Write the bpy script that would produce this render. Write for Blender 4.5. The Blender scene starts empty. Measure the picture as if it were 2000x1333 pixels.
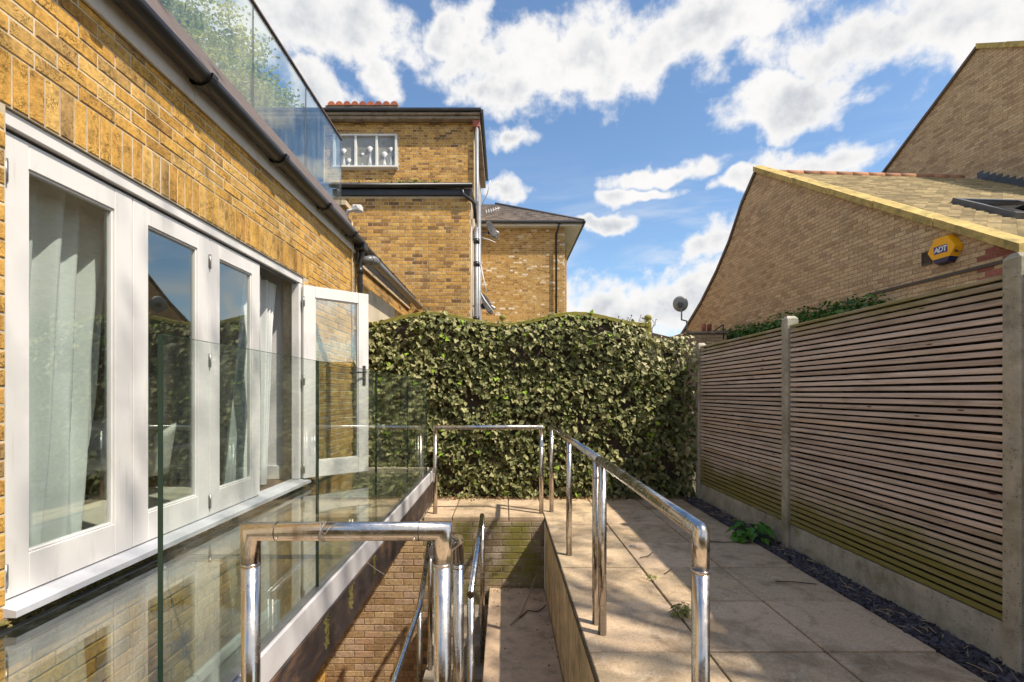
import bpy, math, random
from mathutils import Vector, Matrix
R = random.Random(7)
scene = bpy.context.scene
COL = scene.collection

# ------------------------------------------------------------------ camera
cam_d = bpy.data.cameras.new('camera')
cam_d.sensor_width = 36.0
cam_d.lens = 17.46
cam_d.shift_x = 0.0075
cam_d.shift_y = 0.0508
cam_d.clip_start = 0.05
cam_d.clip_end = 2000
cam = bpy.data.objects.new('camera', cam_d)
COL.objects.link(cam)
EYE = Vector((0, 0, 1.42))
cam.location = EYE
cam.rotation_euler = (math.radians(90), 0, 0)
scene.camera = cam

# ------------------------------------------------------------------ view
vs = scene.view_settings
vs.view_transform = 'Standard'
vs.look = 'None'
vs.gamma = 1.0
vs.use_curve_mapping = False
vs.exposure = 1.36
scene.cycles.max_bounces = 7
scene.cycles.diffuse_bounces = 3
scene.cycles.use_adaptive_sampling = True
scene.cycles.adaptive_threshold = 0.02
scene.cycles.transparent_max_bounces = 16
scene.cycles.glossy_bounces = 4
scene.cycles.sample_clamp_indirect = 4.0
scene.cycles.caustics_reflective = False
scene.cycles.use_denoising = True

# ------------------------------------------------------------------ node helper
class NT:
    def __init__(s, nt):
        s.nt = nt
        nt.nodes.clear()
    def n(s, typ, props=None, **ins):
        nd = s.nt.nodes.new(typ)
        for k, v in (props or {}).items():
            setattr(nd, k, v)
        for k, v in ins.items():
            key = int(k[1:]) if k[0] == 'i' and k[1:].isdigit() else k.replace('_', ' ')
            s.set(nd, key, v)
        return nd
    def set(s, nd, key, v):
        sock = nd.inputs[key]
        if isinstance(v, bpy.types.NodeSocket):
            s.nt.links.new(v, sock)
        else:
            if hasattr(sock.default_value, '__len__') and len(sock.default_value) == 4 and len(v) == 3:
                v = (*v, 1)
            sock.default_value = v
    def math(s, op, a, b=None, c=None, clamp=False):
        nd = s.n('ShaderNodeMath', {'operation': op, 'use_clamp': clamp})
        for i, v in enumerate((a, b, c)):
            if v is not None:
                s.set(nd, i, v)
        return nd.outputs[0]
    def vmath(s, op, a, b=None):
        nd = s.n('ShaderNodeVectorMath', {'operation': op})
        s.set(nd, 0, a)
        if b is not None:
            s.set(nd, 1, b)
        return nd
    def mix(s, f, a, b, blend='MIX'):
        nd = s.n('ShaderNodeMix', {'data_type': 'RGBA', 'blend_type': blend})
        s.set(nd, 0, f); s.set(nd, 6, a); s.set(nd, 7, b)
        return nd.outputs[2]
    def ramp(s, f, stops, interp='LINEAR'):
        nd = s.n('ShaderNodeValToRGB')
        cr = nd.color_ramp
        cr.interpolation = interp
        while len(cr.elements) < len(stops):
            cr.elements.new(0.5)
        for e, (p, c) in zip(cr.elements, stops):
            e.position = p
            e.color = (c, c, c, 1) if not hasattr(c, '__len__') else (*c, 1)
        s.set(nd, 0, f)
        return nd.outputs[0]
    def noise(s, vec, scale, detail=5, rough=0.55, dist=0.0):
        nd = s.n('ShaderNodeTexNoise', Vector=vec, Scale=scale, Detail=detail, Roughness=rough, Distortion=dist)
        return nd.outputs[0]
    def scaled(s, vec, v):
        return s.vmath('MULTIPLY', vec, v).outputs[0]
    def mr(s, v, a, b, c=0.0, d=1.0, smooth=True):
        nd = s.n('ShaderNodeMapRange', {'interpolation_type': 'SMOOTHSTEP' if smooth else 'LINEAR'})
        for i, q in enumerate((v, a, b, c, d)):
            s.set(nd, i, q)
        return nd.outputs[0]

# ------------------------------------------------------------------ sun and sky
SUN = Vector((0.51, -0.30, 0.81)).normalized()        # towards the sun
sun_d = bpy.data.lights.new('sun', 'SUN')
sun_d.energy = 2.55
sun_d.angle = math.radians(0.9)
sun_d.color = (1.0, 0.90, 0.76)
sun = bpy.data.objects.new('sun', sun_d)
COL.objects.link(sun)
sun.rotation_euler = SUN.to_track_quat('Z', 'Y').to_euler()
sun.location = SUN * 40

world = bpy.data.worlds.new('World')
scene.world = world
world.use_nodes = True
world.cycles.sampling_method = 'MANUAL'
world.cycles.sample_map_resolution = 512
w = NT(world.node_tree)
sky = w.n('ShaderNodeTexSky', {'sky_type': 'NISHITA', 'sun_disc': False,
          'sun_elevation': math.asin(SUN.z), 'sun_rotation': math.atan2(SUN.x, SUN.y),
          'air_density': 1.0, 'dust_density': 0.6, 'ozone_density': 1.6})
d = w.n('ShaderNodeTexCoord').outputs['Generated']
sep = w.n('ShaderNodeSeparateXYZ', Vector=d)
az = w.math('ARCTAN2', sep.outputs[0], sep.outputs[1])
el = w.math('ARCSINE', sep.outputs[2])
ae = w.n('ShaderNodeCombineXYZ', X=az, Y=el, Z=0.0).outputs[0]
wob = w.n('ShaderNodeTexNoise', Vector=d, Scale=5.0, Detail=4.0, Roughness=0.55).outputs[1]
wob = w.vmath('SUBTRACT', wob, (0.5, 0.5, 0.5)).outputs[0]
aew = w.vmath('ADD', ae, w.scaled(wob, (0.22, 0.16, 0.0))).outputs[0]
def ang(px, py):
    a = math.atan((px - 985) / 970)
    return a, math.atan((768 - py) / math.hypot(970, px - 985))
CLOUDS = [(1150, 115, 260, 95), (1380, 50, 260, 95), (1700, 60, 330, 95), (1960, 30, 260, 110), (985, 190, 95, 45),
          (680, 40, 200, 75), (745, 140, 45, 50), (890, 30, 60, 60), (1555, 205, 165, 52), (1035, 288, 72, 40), (1010, 382, 62, 30),
          (1300, 345, 95, 24), (1255, 385, 85, 16), (1640, 312, 160, 45), (1430, 362, 55, 22),
          (1180, 440, 45, 22), (640, 185, 55, 48), (400, 60, 180, 90), (1290, 590, 330, 75), (1420, 480, 90, 40), (1080, 570, 60, 40),
          (620, 380, 60, 50), (150, 260, 200, 90)]
cl = None
for (px, py, rx, ry) in CLOUDS:
    a, e = ang(px, py)
    ra = abs(ang(px + rx, py)[0] - ang(px - rx, py)[0]) / 2
    re = abs(ang(px, py + ry)[1] - ang(px, py - ry)[1]) / 2
    v = w.vmath('SUBTRACT', aew, (a, e, 0)).outputs[0]
    v = w.scaled(v, (1 / ra, 1 / re, 0))
    v = w.math('SUBTRACT', 1.0, w.vmath('LENGTH', v).outputs['Value'])
    cl = v if cl is None else w.math('MAXIMUM', cl, v)
# the same broken cumulus all round the sky
plane = w.vmath('DIVIDE', d, w.n('ShaderNodeCombineXYZ', X=w.math('ADD', w.math('ABSOLUTE', sep.outputs[2]), 0.18),
        Y=w.math('ADD', w.math('ABSOLUTE', sep.outputs[2]), 0.18), Z=1.0).outputs[0]).outputs[0]
far = w.math('MULTIPLY', w.math('SUBTRACT', w.noise(plane, 1.3, 3, 0.5), 0.47), 4.0)
behind = w.mr(w.math('ABSOLUTE', az), 0.95, 1.2)
cl = w.math('ADD', w.math('MULTIPLY', cl, w.math('SUBTRACT', 1.0, behind)), w.math('MULTIPLY', far, behind))
fbm = w.noise(d, 8.0, 7, 0.6, 0.25)
fbm2 = w.noise(d, 26.0, 4, 0.6)
cl2 = w.math('ADD', w.math('ADD', cl, 0.10), w.math('MULTIPLY', w.math('SUBTRACT', fbm, 0.48), 2.4))
cl2 = w.math('ADD', cl2, w.math('MULTIPLY', w.math('SUBTRACT', fbm2, 0.5), 1.1))
mask = w.mr(cl2, 0.0, 0.62)
# thin streaky veil low down
vn = w.noise(w.scaled(ae, (3.0, 17.0, 1.0)), 1.0, 7, 0.6, 0.6)
veil = w.math('MULTIPLY', w.mr(vn, 0.42, 0.72), w.mr(el, 0.48, 0.16))
mask = w.math('MAXIMUM', mask, w.math('MULTIPLY', veil, 0.75))
mask = w.math('MAXIMUM', mask, w.mr(el, 0.22, -0.02, 0.0, 0.5))
thick = w.math('MULTIPLY', w.mr(cl2, 0.35, 1.3), w.mr(w.noise(d, 7.0, 5, 0.6), 0.36, 0.60))
ccol = w.mix(thick, (1.0, 0.985, 0.97), (0.60, 0.63, 0.68))
bg1 = w.n('ShaderNodeBackground', Color=w.mix(1.0, sky.outputs[0], (0.86, 0.97, 1.02), 'MULTIPLY'), Strength=0.076)
bg2 = w.n('ShaderNodeBackground', Color=ccol, Strength=0.385)
ms = w.n('ShaderNodeMixShader', i0=mask, i1=bg1.outputs[0], i2=bg2.outputs[0])
w.n('ShaderNodeOutputWorld', Surface=ms.outputs[0])

# ------------------------------------------------------------------ materials
def material(name):
    m = bpy.data.materials.new(name)
    m.use_nodes = True
    return m, NT(m.node_tree)
def finish(m, s, bsdf):
    s.n('ShaderNodeOutputMaterial', Surface=bsdf)
    return m
def rnd(s):
    a = s.n('ShaderNodeObjectInfo').outputs['Random']
    b = s.n('ShaderNodeNewGeometry').outputs['Random Per Island']
    return s.math('FRACT', s.math('ADD', a, b))
def pos(s):
    return s.n('ShaderNodeNewGeometry').outputs['Position']
def bump(s, h, strength=0.4, dist=0.004):
    return s.n('ShaderNodeBump', Strength=strength, Distance=dist, Height=h).outputs[0]

def m_brick(name, stops, burn=0.35, moss=0.0, mossz=None, pale=0.0, rough=0.9, bs=0.5, grime=0.25):
    m, s = material(name)
    p = pos(s)
    r = rnd(s)
    c = s.ramp(r, stops)
    n1 = s.noise(p, 38, 6, 0.65)
    c = s.mix(1.0, c, s.ramp(n1, [(0.25, 0.50), (0.5, 1.0), (0.8, 1.35)]), 'MULTIPLY')
    off = s.vmath('ADD', p, s.scaled(s.n('ShaderNodeCombineXYZ', X=r, Y=r, Z=r).outputs[0], (9, 5, 7))).outputs[0]
    n2 = s.noise(off, 7.5, 4, 0.6, 0.6)
    c = s.mix(s.math('MULTIPLY', s.mr(n2, 0.55, 0.72), burn), c, (0.05, 0.032, 0.02))
    n3 = s.noise(p, 0.9, 5, 0.6)
    c = s.mix(s.math('MULTIPLY', s.mr(n3, 0.45, 0.7), grime), c, (0.10, 0.075, 0.045))
    if pale:
        n5 = s.noise(p, 2.1, 6, 0.7, 0.4)
        c = s.mix(s.math('MULTIPLY', s.mr(n5, 0.58, 0.68), pale), c, (0.62, 0.55, 0.46))
    if moss:
        n4 = s.noise(p, 2.6, 6, 0.65, 0.5)
        f = s.mr(n4, 0.40, 0.60)
        c = s.mix(s.math('MULTIPLY', f, moss), c, (0.23, 0.215, 0.035))
        n6 = s.noise(p, 1.9, 5, 0.6, 0.9)
        c = s.mix(s.math('MULTIPLY', s.mr(n6, 0.56, 0.66), 0.75), c, (0.035, 0.03, 0.022))
    cr = s.noise(off, 22, 3, 0.5, 2.2)
    crease = s.mr(s.math('ABSOLUTE', s.math('SUBTRACT', cr, 0.5)), 0.034, 0.0)
    crease = s.math('MULTIPLY', crease, s.mr(s.noise(off, 6.0, 2), 0.46, 0.56))
    c = s.mix(s.math('MULTIPLY', crease, 0.6), c, (0.045, 0.028, 0.016))
    h = s.math('SUBTRACT', s.math('ADD', s.math('MULTIPLY', n1, 0.8), s.noise(p, 130, 3, 0.6)), s.math('MULTIPLY', crease, 1.2))
    b = s.n('ShaderNodeBsdfPrincipled', Base_Color=c, Roughness=rough, Normal=bump(s, h, bs, 0.005))
    b.inputs['Specular IOR Level'].default_value = 0.25
    return finish(m, s, b.outputs[0])

def m_plain(name, col, rough=0.7, var=0.2, scale=12, bs=0.15, dirt=None, dirtamt=0.0, dscale=2.0, metal=0.0, spec=0.5, island=0.0, stretch=(1, 1, 1), streak=0.0):
    m, s = material(name)
    p = s.scaled(pos(s), stretch)
    n1 = s.noise(p, scale, 6, 0.6)
    c = s.mix(1.0, col, s.ramp(n1, [(0.2, 1 - var), (0.5, 1.0), (0.8, 1 + var)]), 'MULTIPLY')
    if island:
        c = s.mix(1.0, c, s.ramp(rnd(s), [(0, 1 - island), (1, 1 + island)]), 'MULTIPLY')
    if dirt:
        n2 = s.noise(p, dscale, 6, 0.65, 0.4)
        c = s.mix(s.math('MULTIPLY', s.mr(n2, 0.45, 0.68), dirtamt), c, dirt)
    if streak:
        n3 = s.noise(s.scaled(pos(s), (9, 9, 0.7)), 1.0, 5, 0.6)
        c = s.mix(s.math('MULTIPLY', s.mr(n3, 0.48, 0.7), streak), c, dirt or (0.05, 0.05, 0.04))
    b = s.n('ShaderNodeBsdfPrincipled', Base_Color=c, Roughness=rough, Metallic=metal, Normal=bump(s, s.noise(p, scale * 4, 4, 0.6), bs, 0.003))
    b.inputs['Specular IOR Level'].default_value = spec
    return finish(m, s, b.outputs[0])

def m_glass(name, tint, f0=0.045, dirt=0.0, boost=1.0):
    """thin architectural glass: tinted see-through mixed with a mirror by Fresnel, plus a pale film for dried rain and painted haze"""
    m, s = material(name)
    fac = s.n('ShaderNodeLayerWeight', Blend=0.5).outputs['Facing']
    f = s.math('ADD', f0, s.math('MULTIPLY', s.math('POWER', fac, 5.0), (1 - f0) * boost), clamp=True)
    p = pos(s)
    h = s.noise(p, 1.6, 2, 0.5)
    gl = s.n('ShaderNodeBsdfGlossy', Color=(0.95, 1.0, 0.98), Roughness=0.0, Normal=bump(s, h, 0.05, 0.01))
    tr = s.n('ShaderNodeBsdfTransparent', Color=tint)
    mx = s.n('ShaderNodeMixShader', i0=f, i1=tr.outputs[0], i2=gl.outputs[0]).outputs[0]
    if dirt:
        n = s.noise(s.scaled(p, (7, 7, 1.1)), 2.0, 7, 0.7)
        n2 = s.noise(p, 55, 3, 0.6)
        df = s.n('ShaderNodeBsdfDiffuse', Color=(0.62, 0.66, 0.62))
        amt = s.math('MULTIPLY', s.math('ADD', s.mr(n, 0.42, 0.8), s.math('MULTIPLY', s.mr(n2, 0.62, 0.75), 0.6)), dirt)
        mx = s.n('ShaderNodeMixShader', i0=amt, i1=mx, i2=df.outputs[0]).outputs[0]
    return finish(m, s, mx)

def m_leaf(name, stops, rough=0.5, trans=0.25, spec=0.4):
    m, s = material(name)
    c = s.ramp(rnd(s), stops)
    c = s.mix(1.0, c, s.ramp(s.noise(pos(s), 30, 3), [(0.3, 0.8), (0.7, 1.2)]), 'MULTIPLY')
    b = s.n('ShaderNodeBsdfPrincipled', Base_Color=c, Roughness=rough)
    b.inputs['Specular IOR Level'].default_value = spec
    t = s.n('ShaderNodeBsdfTranslucent', Color=s.mix(1.0, c, (1.1, 1.2, 0.5), 'MULTIPLY'))
    mx = s.n('ShaderNodeMixShader', i0=trans, i1=b.outputs[0], i2=t.outputs[0])
    return finish(m, s, mx.outputs[0])

def m_wood_slats():
    m, s = material('weathered_slats')
    p = pos(s)
    r = rnd(s)
    ro = s.n('ShaderNodeCombineXYZ', X=r, Y=s.math('MULTIPLY', r, 37.0), Z=s.math('MULTIPLY', r, 11.0)).outputs[0]
    po = s.vmath('ADD', p, ro).outputs[0]
    g = s.noise(s.scaled(po, (20, 1.6, 60)), 1.0, 7, 0.65, 0.6)
    c = s.ramp(r, [(0.0, (0.42, 0.325, 0.265)), (0.3, (0.60, 0.49, 0.42)), (0.6, (0.50, 0.41, 0.35)), (0.85, (0.68, 0.56, 0.485)), (1.0, (0.57, 0.43, 0.32))])
    c = s.mix(1.0, c, s.ramp(g, [(0.2, 0.40), (0.5, 1.0), (0.8, 1.35)]), 'MULTIPLY')
    pt = s.noise(s.scaled(po, (3, 1.1, 6)), 2.2, 5, 0.6)
    c = s.mix(s.mr(pt, 0.52, 0.70, 0, 0.5), c, (0.26, 0.195, 0.15))
    k = s.n('ShaderNodeTexVoronoi', Vector=s.scaled(po, (3, 2.6, 14)), Scale=1.0).outputs['Distance']
    c = s.mix(s.mr(k, 0.09, 0.04), c, (0.10, 0.06, 0.04))
    z = s.n('ShaderNodeSeparateXYZ', Vector=p).outputs[2]
    an = s.noise(s.scaled(p, (2, 1.4, 4)), 1.6, 6, 0.65)
    low = s.mr(s.math('SUBTRACT', z, s.math('MULTIPLY', an, 0.55)), 0.46, 0.06)
    top = s.mr(s.math('ADD', z, s.math('MULTIPLY', an, 0.35)), 2.05, 2.25)
    f = s.math('MULTIPLY', s.math('MAXIMUM', low, s.math('MULTIPLY', top, 0.9)), s.mr(g, 0.25, 0.55, 0.55, 1.0))
    c = s.mix(s.math('MULTIPLY', f, 0.9), c, (0.19, 0.18, 0.025))
    b = s.n('ShaderNodeBsdfPrincipled', Base_Color=c, Roughness=0.85, Normal=bump(s, g, 0.5, 0.003))
    b.inputs['Specular IOR Level'].default_value = 0.2
    return finish(m, s, b.outputs[0])

def m_slab():
    m, s = material('buff_paving')
    p = pos(s)
    r = rnd(s)
    off = s.vmath('ADD', p, s.scaled(s.n('ShaderNodeCombineXYZ', X=r, Y=r, Z=0.0).outputs[0], (13, 29, 0))).outputs[0]
    c = s.ramp(r, [(0, (0.47, 0.345, 0.215)), (0.25, (0.63, 0.475, 0.30)), (0.5, (0.54, 0.40, 0.26)), (0.75, (0.66, 0.49, 0.33)), (1, (0.51, 0.385, 0.24))])
    n1 = s.noise(off, 3.2, 8, 0.68, 0.7)
    c = s.mix(s.mr(n1, 0.47, 0.70, 0, 0.70), c, (0.23, 0.155, 0.095))
    n2 = s.noise(s.scaled(off, (1.0, 3.5, 1)), 4.0, 7, 0.65, 1.0)
    c = s.mix(s.mr(n2, 0.53, 0.68, 0, 0.45), c, (0.66, 0.54, 0.40))
    n3 = s.noise(p, 1.1, 7, 0.7, 0.5)
    c = s.mix(s.mr(n3, 0.48, 0.68, 0, 0.65), c, (0.20, 0.155, 0.095))
    n7 = s.noise(off, 11.0, 6, 0.7, 0.8)
    c = s.mix(s.mr(n7, 0.52, 0.68, 0, 0.4), c, (0.22, 0.155, 0.095))
    n8 = s.noise(p, 5.0, 5, 0.65, 1.2)
    c = s.mix(s.mr(n8, 0.56, 0.70, 0, 0.5), c, (0.70, 0.58, 0.43))
    n4 = s.noise(p, 75, 4, 0.7)
    c = s.mix(1.0, c, s.ramp(n4, [(0.3, 0.75), (0.7, 1.18)]), 'MULTIPLY')
    n5 = s.n('ShaderNodeTexVoronoi', Vector=p, Scale=9.0).outputs['Distance']
    c = s.mix(s.mr(n5, 0.07, 0.03, 0, 0.6), c, (0.10, 0.08, 0.06))
    b = s.n('ShaderNodeBsdfPrincipled', Base_Color=c, Roughness=0.85, Normal=bump(s, s.math('ADD', n1, s.math('MULTIPLY', n4, 0.35)), 0.3, 0.006))
    b.inputs['Specular IOR Level'].default_value = 0.3
    return finish(m, s, b.outputs[0])

def m_concrete(name, col, algae=0.0, streak=0.0, pits=True):
    m, s = material(name)
    p = pos(s)
    n1 = s.noise(p, 6, 8, 0.7)
    c = s.mix(1.0, col, s.ramp(n1, [(0.25, 0.5), (0.5, 1.0), (0.75, 1.35)]), 'MULTIPLY')
    n2 = s.noise(p, 3.6, 7, 0.7, 0.4)
    if algae:
        c = s.mix(s.math('MULTIPLY', s.mr(n2, 0.48, 0.68), algae), c, (0.15, 0.14, 0.04))
    if streak:
        n3 = s.noise(s.scaled(p, (4.0, 4.0, 1.1)), 1.0, 8, 0.72, 0.5)
        c = s.mix(s.math('MULTIPLY', s.mr(n3, 0.45, 0.68), streak), c, (0.10, 0.08, 0.035))
    h = n1
    if pits:
        k = s.n('ShaderNodeTexVoronoi', Vector=p, Scale=70.0).outputs['Distance']
        pit = s.mr(k, 0.34, 0.16)
        pn = s.math('MULTIPLY', pit, s.mr(s.noise(p, 25, 2), 0.5, 0.6))
        c = s.mix(s.math('MULTIPLY', pn, 0.7), c, (0.07, 0.065, 0.055))
        h = s.math('SUBTRACT', n1, pn)
    b = s.n('ShaderNodeBsdfPrincipled', Base_Color=c, Roughness=0.92, Normal=bump(s, h, 0.5, 0.005))
    b.inputs['Specular IOR Level'].default_value = 0.2
    return finish(m, s, b.outputs[0])

def m_chrome():
    m, s = material('polished_steel')
    p = pos(s)
    n = s.noise(s.scaled(p, (18, 18, 3)), 1.0, 6, 0.7)
    c = s.mix(s.mr(n, 0.46, 0.72, 0, 0.75), (0.62, 0.585, 0.55), (0.26, 0.19, 0.135))
    ro = s.mr(s.noise(p, 14, 6, 0.7), 0.35, 0.75, 0.15, 0.38)
    b = s.n('ShaderNodeBsdfPrincipled', Base_Color=c, Roughness=ro, Metallic=1.0, Normal=bump(s, s.noise(p, 9, 4), 0.06, 0.01))
    return finish(m, s, b.outputs[0])

def m_paint():
    m, s = material('white_gloss_paint')
    p = pos(s)
    n = s.noise(p, 2.5, 6, 0.6)
    c = s.mix(s.mr(n, 0.45, 0.75, 0, 0.35), (0.72, 0.70, 0.68), (0.55, 0.53, 0.49))
    n2 = s.noise(s.scaled(p, (30, 30, 2.5)), 1.0, 5, 0.7)
    c = s.mix(s.mr(n2, 0.55, 0.75, 0, 0.45), c, (0.46, 0.43, 0.36))
    z = s.n('ShaderNodeSeparateXYZ', Vector=p).outputs[2]
    b = s.n('ShaderNodeBsdfPrincipled', Base_Color=c, Roughness=0.38, Normal=bump(s, n2, 0.12, 0.002))
    return finish(m, s, b.outputs[0])

MT = {}
MT['brick_gold'] = m_brick('golden_brick', [(0, (0.44, 0.24, 0.065)), (0.15, (0.58, 0.32, 0.075)), (0.45, (0.67, 0.39, 0.095)), (0.6, (0.61, 0.34, 0.08)), (0.8, (0.70, 0.44, 0.14)), (0.92, (0.55, 0.33, 0.10)), (1, (0.38, 0.24, 0.10))], burn=0.5, bs=0.75, grime=0.2)
MT['brick_stock'] = m_brick('london_stock_brick', [(0, (0.20, 0.11, 0.05)), (0.10, (0.34, 0.18, 0.06)), (0.35, (0.54, 0.30, 0.08)), (0.6, (0.64, 0.37, 0.10)), (0.78, (0.47, 0.26, 0.08)), (0.9, (0.70, 0.45, 0.15)), (1, (0.32, 0.18, 0.08))], burn=0.4, grime=0.2)
MT['brick_pale'] = m_brick('yellow_stock_brick', [(0, (0.33, 0.19, 0.065)), (0.25, (0.50, 0.30, 0.095)), (0.5, (0.58, 0.37, 0.13)), (0.75, (0.50, 0.31, 0.10)), (0.9, (0.66, 0.46, 0.22)), (0.96, (0.78, 0.68, 0.52)), (1, (0.80, 0.72, 0.60))], burn=0.35, pale=0.25, grime=0.2)
MT['brick_brown'] = m_brick('tan_brick', [(0, (0.42, 0.28, 0.165)), (0.25, (0.54, 0.38, 0.22)), (0.5, (0.63, 0.45, 0.265)), (0.75, (0.56, 0.385, 0.23)), (0.9, (0.67, 0.49, 0.29)), (1, (0.46, 0.30, 0.20))], burn=0.12, pale=0.12, grime=0.18, bs=0.35)
MT['brick_red'] = m_plain('red_brick', (0.30, 0.10, 0.075), 0.9, 0.3, 20, 0.4, island=0.25)
MT['brick_well'] = m_brick('well_brick', [(0, (0.40, 0.25, 0.13)), (0.3, (0.54, 0.36, 0.19)), (0.6, (0.62, 0.43, 0.24)), (0.85, (0.58, 0.41, 0.28)), (1, (0.50, 0.30, 0.17))], burn=0.3, moss=0.0, pale=0.35, grime=0.2)
MT['brick_mossy'] = m_brick('mossy_well_brick', [(0, (0.25, 0.18, 0.11)), (0.3, (0.36, 0.29, 0.20)), (0.6, (0.44, 0.36, 0.26)), (0.85, (0.40, 0.33, 0.27)), (1, (0.34, 0.20, 0.13))], burn=0.3, moss=0.85, pale=0.3, grime=0.3)
MT['mortar'] = m_plain('pale_mortar', (0.60, 0.51, 0.37), 0.95, 0.25, 30, 0.4, dirt=(0.22, 0.17, 0.11), dirtamt=0.5)
MT['mortar_dark'] = m_plain('brown_mortar', (0.30, 0.215, 0.14), 0.95, 0.25, 30, 0.4)
MT['paint'] = m_paint()
MT['upvc'] = m_plain('white_plastic', (0.72, 0.72, 0.70), 0.4, 0.06, 6, 0.03, dirt=(0.40, 0.38, 0.33), dirtamt=0.25)
MT['fascia'] = m_plain('white_board', (0.66, 0.63, 0.60), 0.55, 0.08, 5, 0.05, dirt=(0.36, 0.32, 0.28), dirtamt=0.4)
MT['sill'] = m_plain('grey_painted_sill', (0.55, 0.56, 0.60), 0.5, 0.12, 8, 0.08, dirt=(0.30, 0.29, 0.27), dirtamt=0.4)
MT['black'] = m_plain('black_plastic', (0.022, 0.022, 0.025), 0.35, 0.2, 8, 0.05, dirt=(0.07, 0.065, 0.06), dirtamt=0.4)
MT['rubber'] = m_plain('black_seal', (0.012, 0.014, 0.014), 0.3, 0.3, 8, 0.2, dirt=(0.05, 0.05, 0.04), dirtamt=0.5)
MT['lead'] = m_plain('grey_lead', (0.075, 0.08, 0.095), 0.55, 0.25, 8, 0.2)
MT['grey_pipe'] = m_plain('grey_plastic_pipe', (0.15, 0.155, 0.165), 0.4, 0.12, 6, 0.04, dirt=(0.28, 0.25, 0.2), dirtamt=0.35)
MT['metal_pipe'] = m_plain('galvanised_pipe', (0.30, 0.31, 0.33), 0.45, 0.2, 6, 0.05, metal=0.3, dirt=(0.10, 0.07, 0.06), dirtamt=0.4)
MT['roof_edge'] = m_plain('brown_roof_felt', (0.115, 0.088, 0.080), 0.8, 0.3, 5, 0.6, dirt=(0.22, 0.19, 0.17), dirtamt=0.4, dscale=9, stretch=(8, 0.8, 8))
MT['chrome'] = m_chrome()
MT['steel_beam'] = m_plain('rusty_dark_beam', (0.045, 0.032, 0.030), 0.6, 0.4, 14, 0.4, dirt=(0.16, 0.095, 0.055), dirtamt=0.75, dscale=5.0, stretch=(1, 1, 2.2))
MT['beam_white'] = m_plain('white_beam_face', (0.60, 0.585, 0.60), 0.45, 0.07, 6, 0.04, dirt=(0.36, 0.33, 0.29), dirtamt=0.35)
MT['glass_door'] = m_glass('door_glass', (0.95, 0.985, 0.97), 0.15, 0.0)
MT['glass_rail'] = m_glass('balustrade_glass', (0.955, 0.985, 0.97), 0.05, 0.06)
MT['glass_terrace'] = m_glass('terrace_glass', (0.95, 0.98, 0.975), 0.10, 0.16, 1.0)  # dirt film here also paints a pale washed-out haze over the panes
MT['glass_floor'] = m_glass('floor_glass', (0.92, 0.95, 0.93), 0.14, 0.05, 1.0)
MT['glass_window'] = m_glass('window_glass', (0.88, 0.91, 0.95), 0.035, 0.0)
MT['glass_edge'] = m_plain('green_glass_edge', (0.008, 0.035, 0.024), 0.15, 0.2, 4, 0.0)
MT['slats'] = m_wood_slats()
MT['batten'] = m_plain('dark_batten', (0.030, 0.021, 0.015), 0.9, 0.3, 15, 0.3)  # near black so the gaps between fence slats read as shade
MT['post'] = m_concrete('concrete_post', (0.40, 0.37, 0.30), 0.35, 0.0)
MT['gravel_board'] = m_concrete('concrete_board', (0.42, 0.40, 0.34), 0.45, 0.15)
MT['well_concrete'] = m_concrete('stained_concrete', (0.78, 0.63, 0.41), 0.35, 0.45, False)
MT['landing'] = m_concrete('landing_concrete', (0.60, 0.435, 0.29), 0.0, 0.0, False)
MT['step'] = m_concrete('step_stone', (0.42, 0.36, 0.28), 0.25, 0.2, False)
MT['slab'] = m_slab()
MT['bed'] = m_plain('dark_joint_sand', (0.12, 0.09, 0.06), 0.95, 0.3, 30, 0.3, dirt=(0.07, 0.09, 0.03), dirtamt=0.5)
MT['slate'] = m_plain('blue_slate_chips', (0.058, 0.052, 0.066), 0.55, 0.3, 30, 0.3, island=0.7)
MT['soil'] = m_plain('ground_soil', (0.10, 0.085, 0.05), 0.95, 0.4, 3, 0.4, dirt=(0.06, 0.09, 0.025), dirtamt=0.8, dscale=0.7)
MT['coping'] = m_plain('lichen_coping', (0.50, 0.36, 0.12), 0.9, 0.4, 9, 0.6, dirt=(0.20, 0.17, 0.06), dirtamt=0.75, dscale=4)
MT['verge'] = m_plain('dark_verge', (0.15, 0.11, 0.085), 0.8, 0.25, 6, 0.2)
MT['tile'] = m_plain('brown_roof_tile', (0.40, 0.315, 0.18), 0.9, 0.25, 10, 0.4, island=0.35, dirt=(0.20, 0.17, 0.09), dirtamt=0.5)
MT['tile_ridge'] = m_plain('terracotta_ridge', (0.33, 0.16, 0.085), 0.85, 0.25, 12, 0.3, island=0.3)
MT['tile_red'] = m_plain('red_clay_tile', (0.36, 0.105, 0.05), 0.8, 0.25, 12, 0.3, island=0.3)
MT['slate_roof'] = m_plain('grey_brown_tiles', (0.28, 0.24, 0.215), 0.85, 0.2, 3, 0.3, island=0.3)
MT['shade_blue'] = m_plain('blue_grey_shade', (0.05, 0.06, 0.085), 0.6, 0.2, 6, 0.2, island=0.4)  # dark blue-grey that stands in for shade behind glass
MT['cream'] = m_plain('cream_render', (0.58, 0.45, 0.29), 0.85, 0.15, 6, 0.2, dirt=(0.30, 0.22, 0.14), dirtamt=0.5)
MT['old_board'] = m_plain('weathered_eaves_board', (0.30, 0.24, 0.18), 0.8, 0.3, 5, 0.3, dirt=(0.10, 0.08, 0.06), dirtamt=0.7, dscale=4)
MT['moss_wood'] = m_plain('mossy_timber', (0.22, 0.20, 0.03), 0.9, 0.35, 14, 0.5, dirt=(0.33, 0.26, 0.14), dirtamt=0.4, dscale=4)
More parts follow.
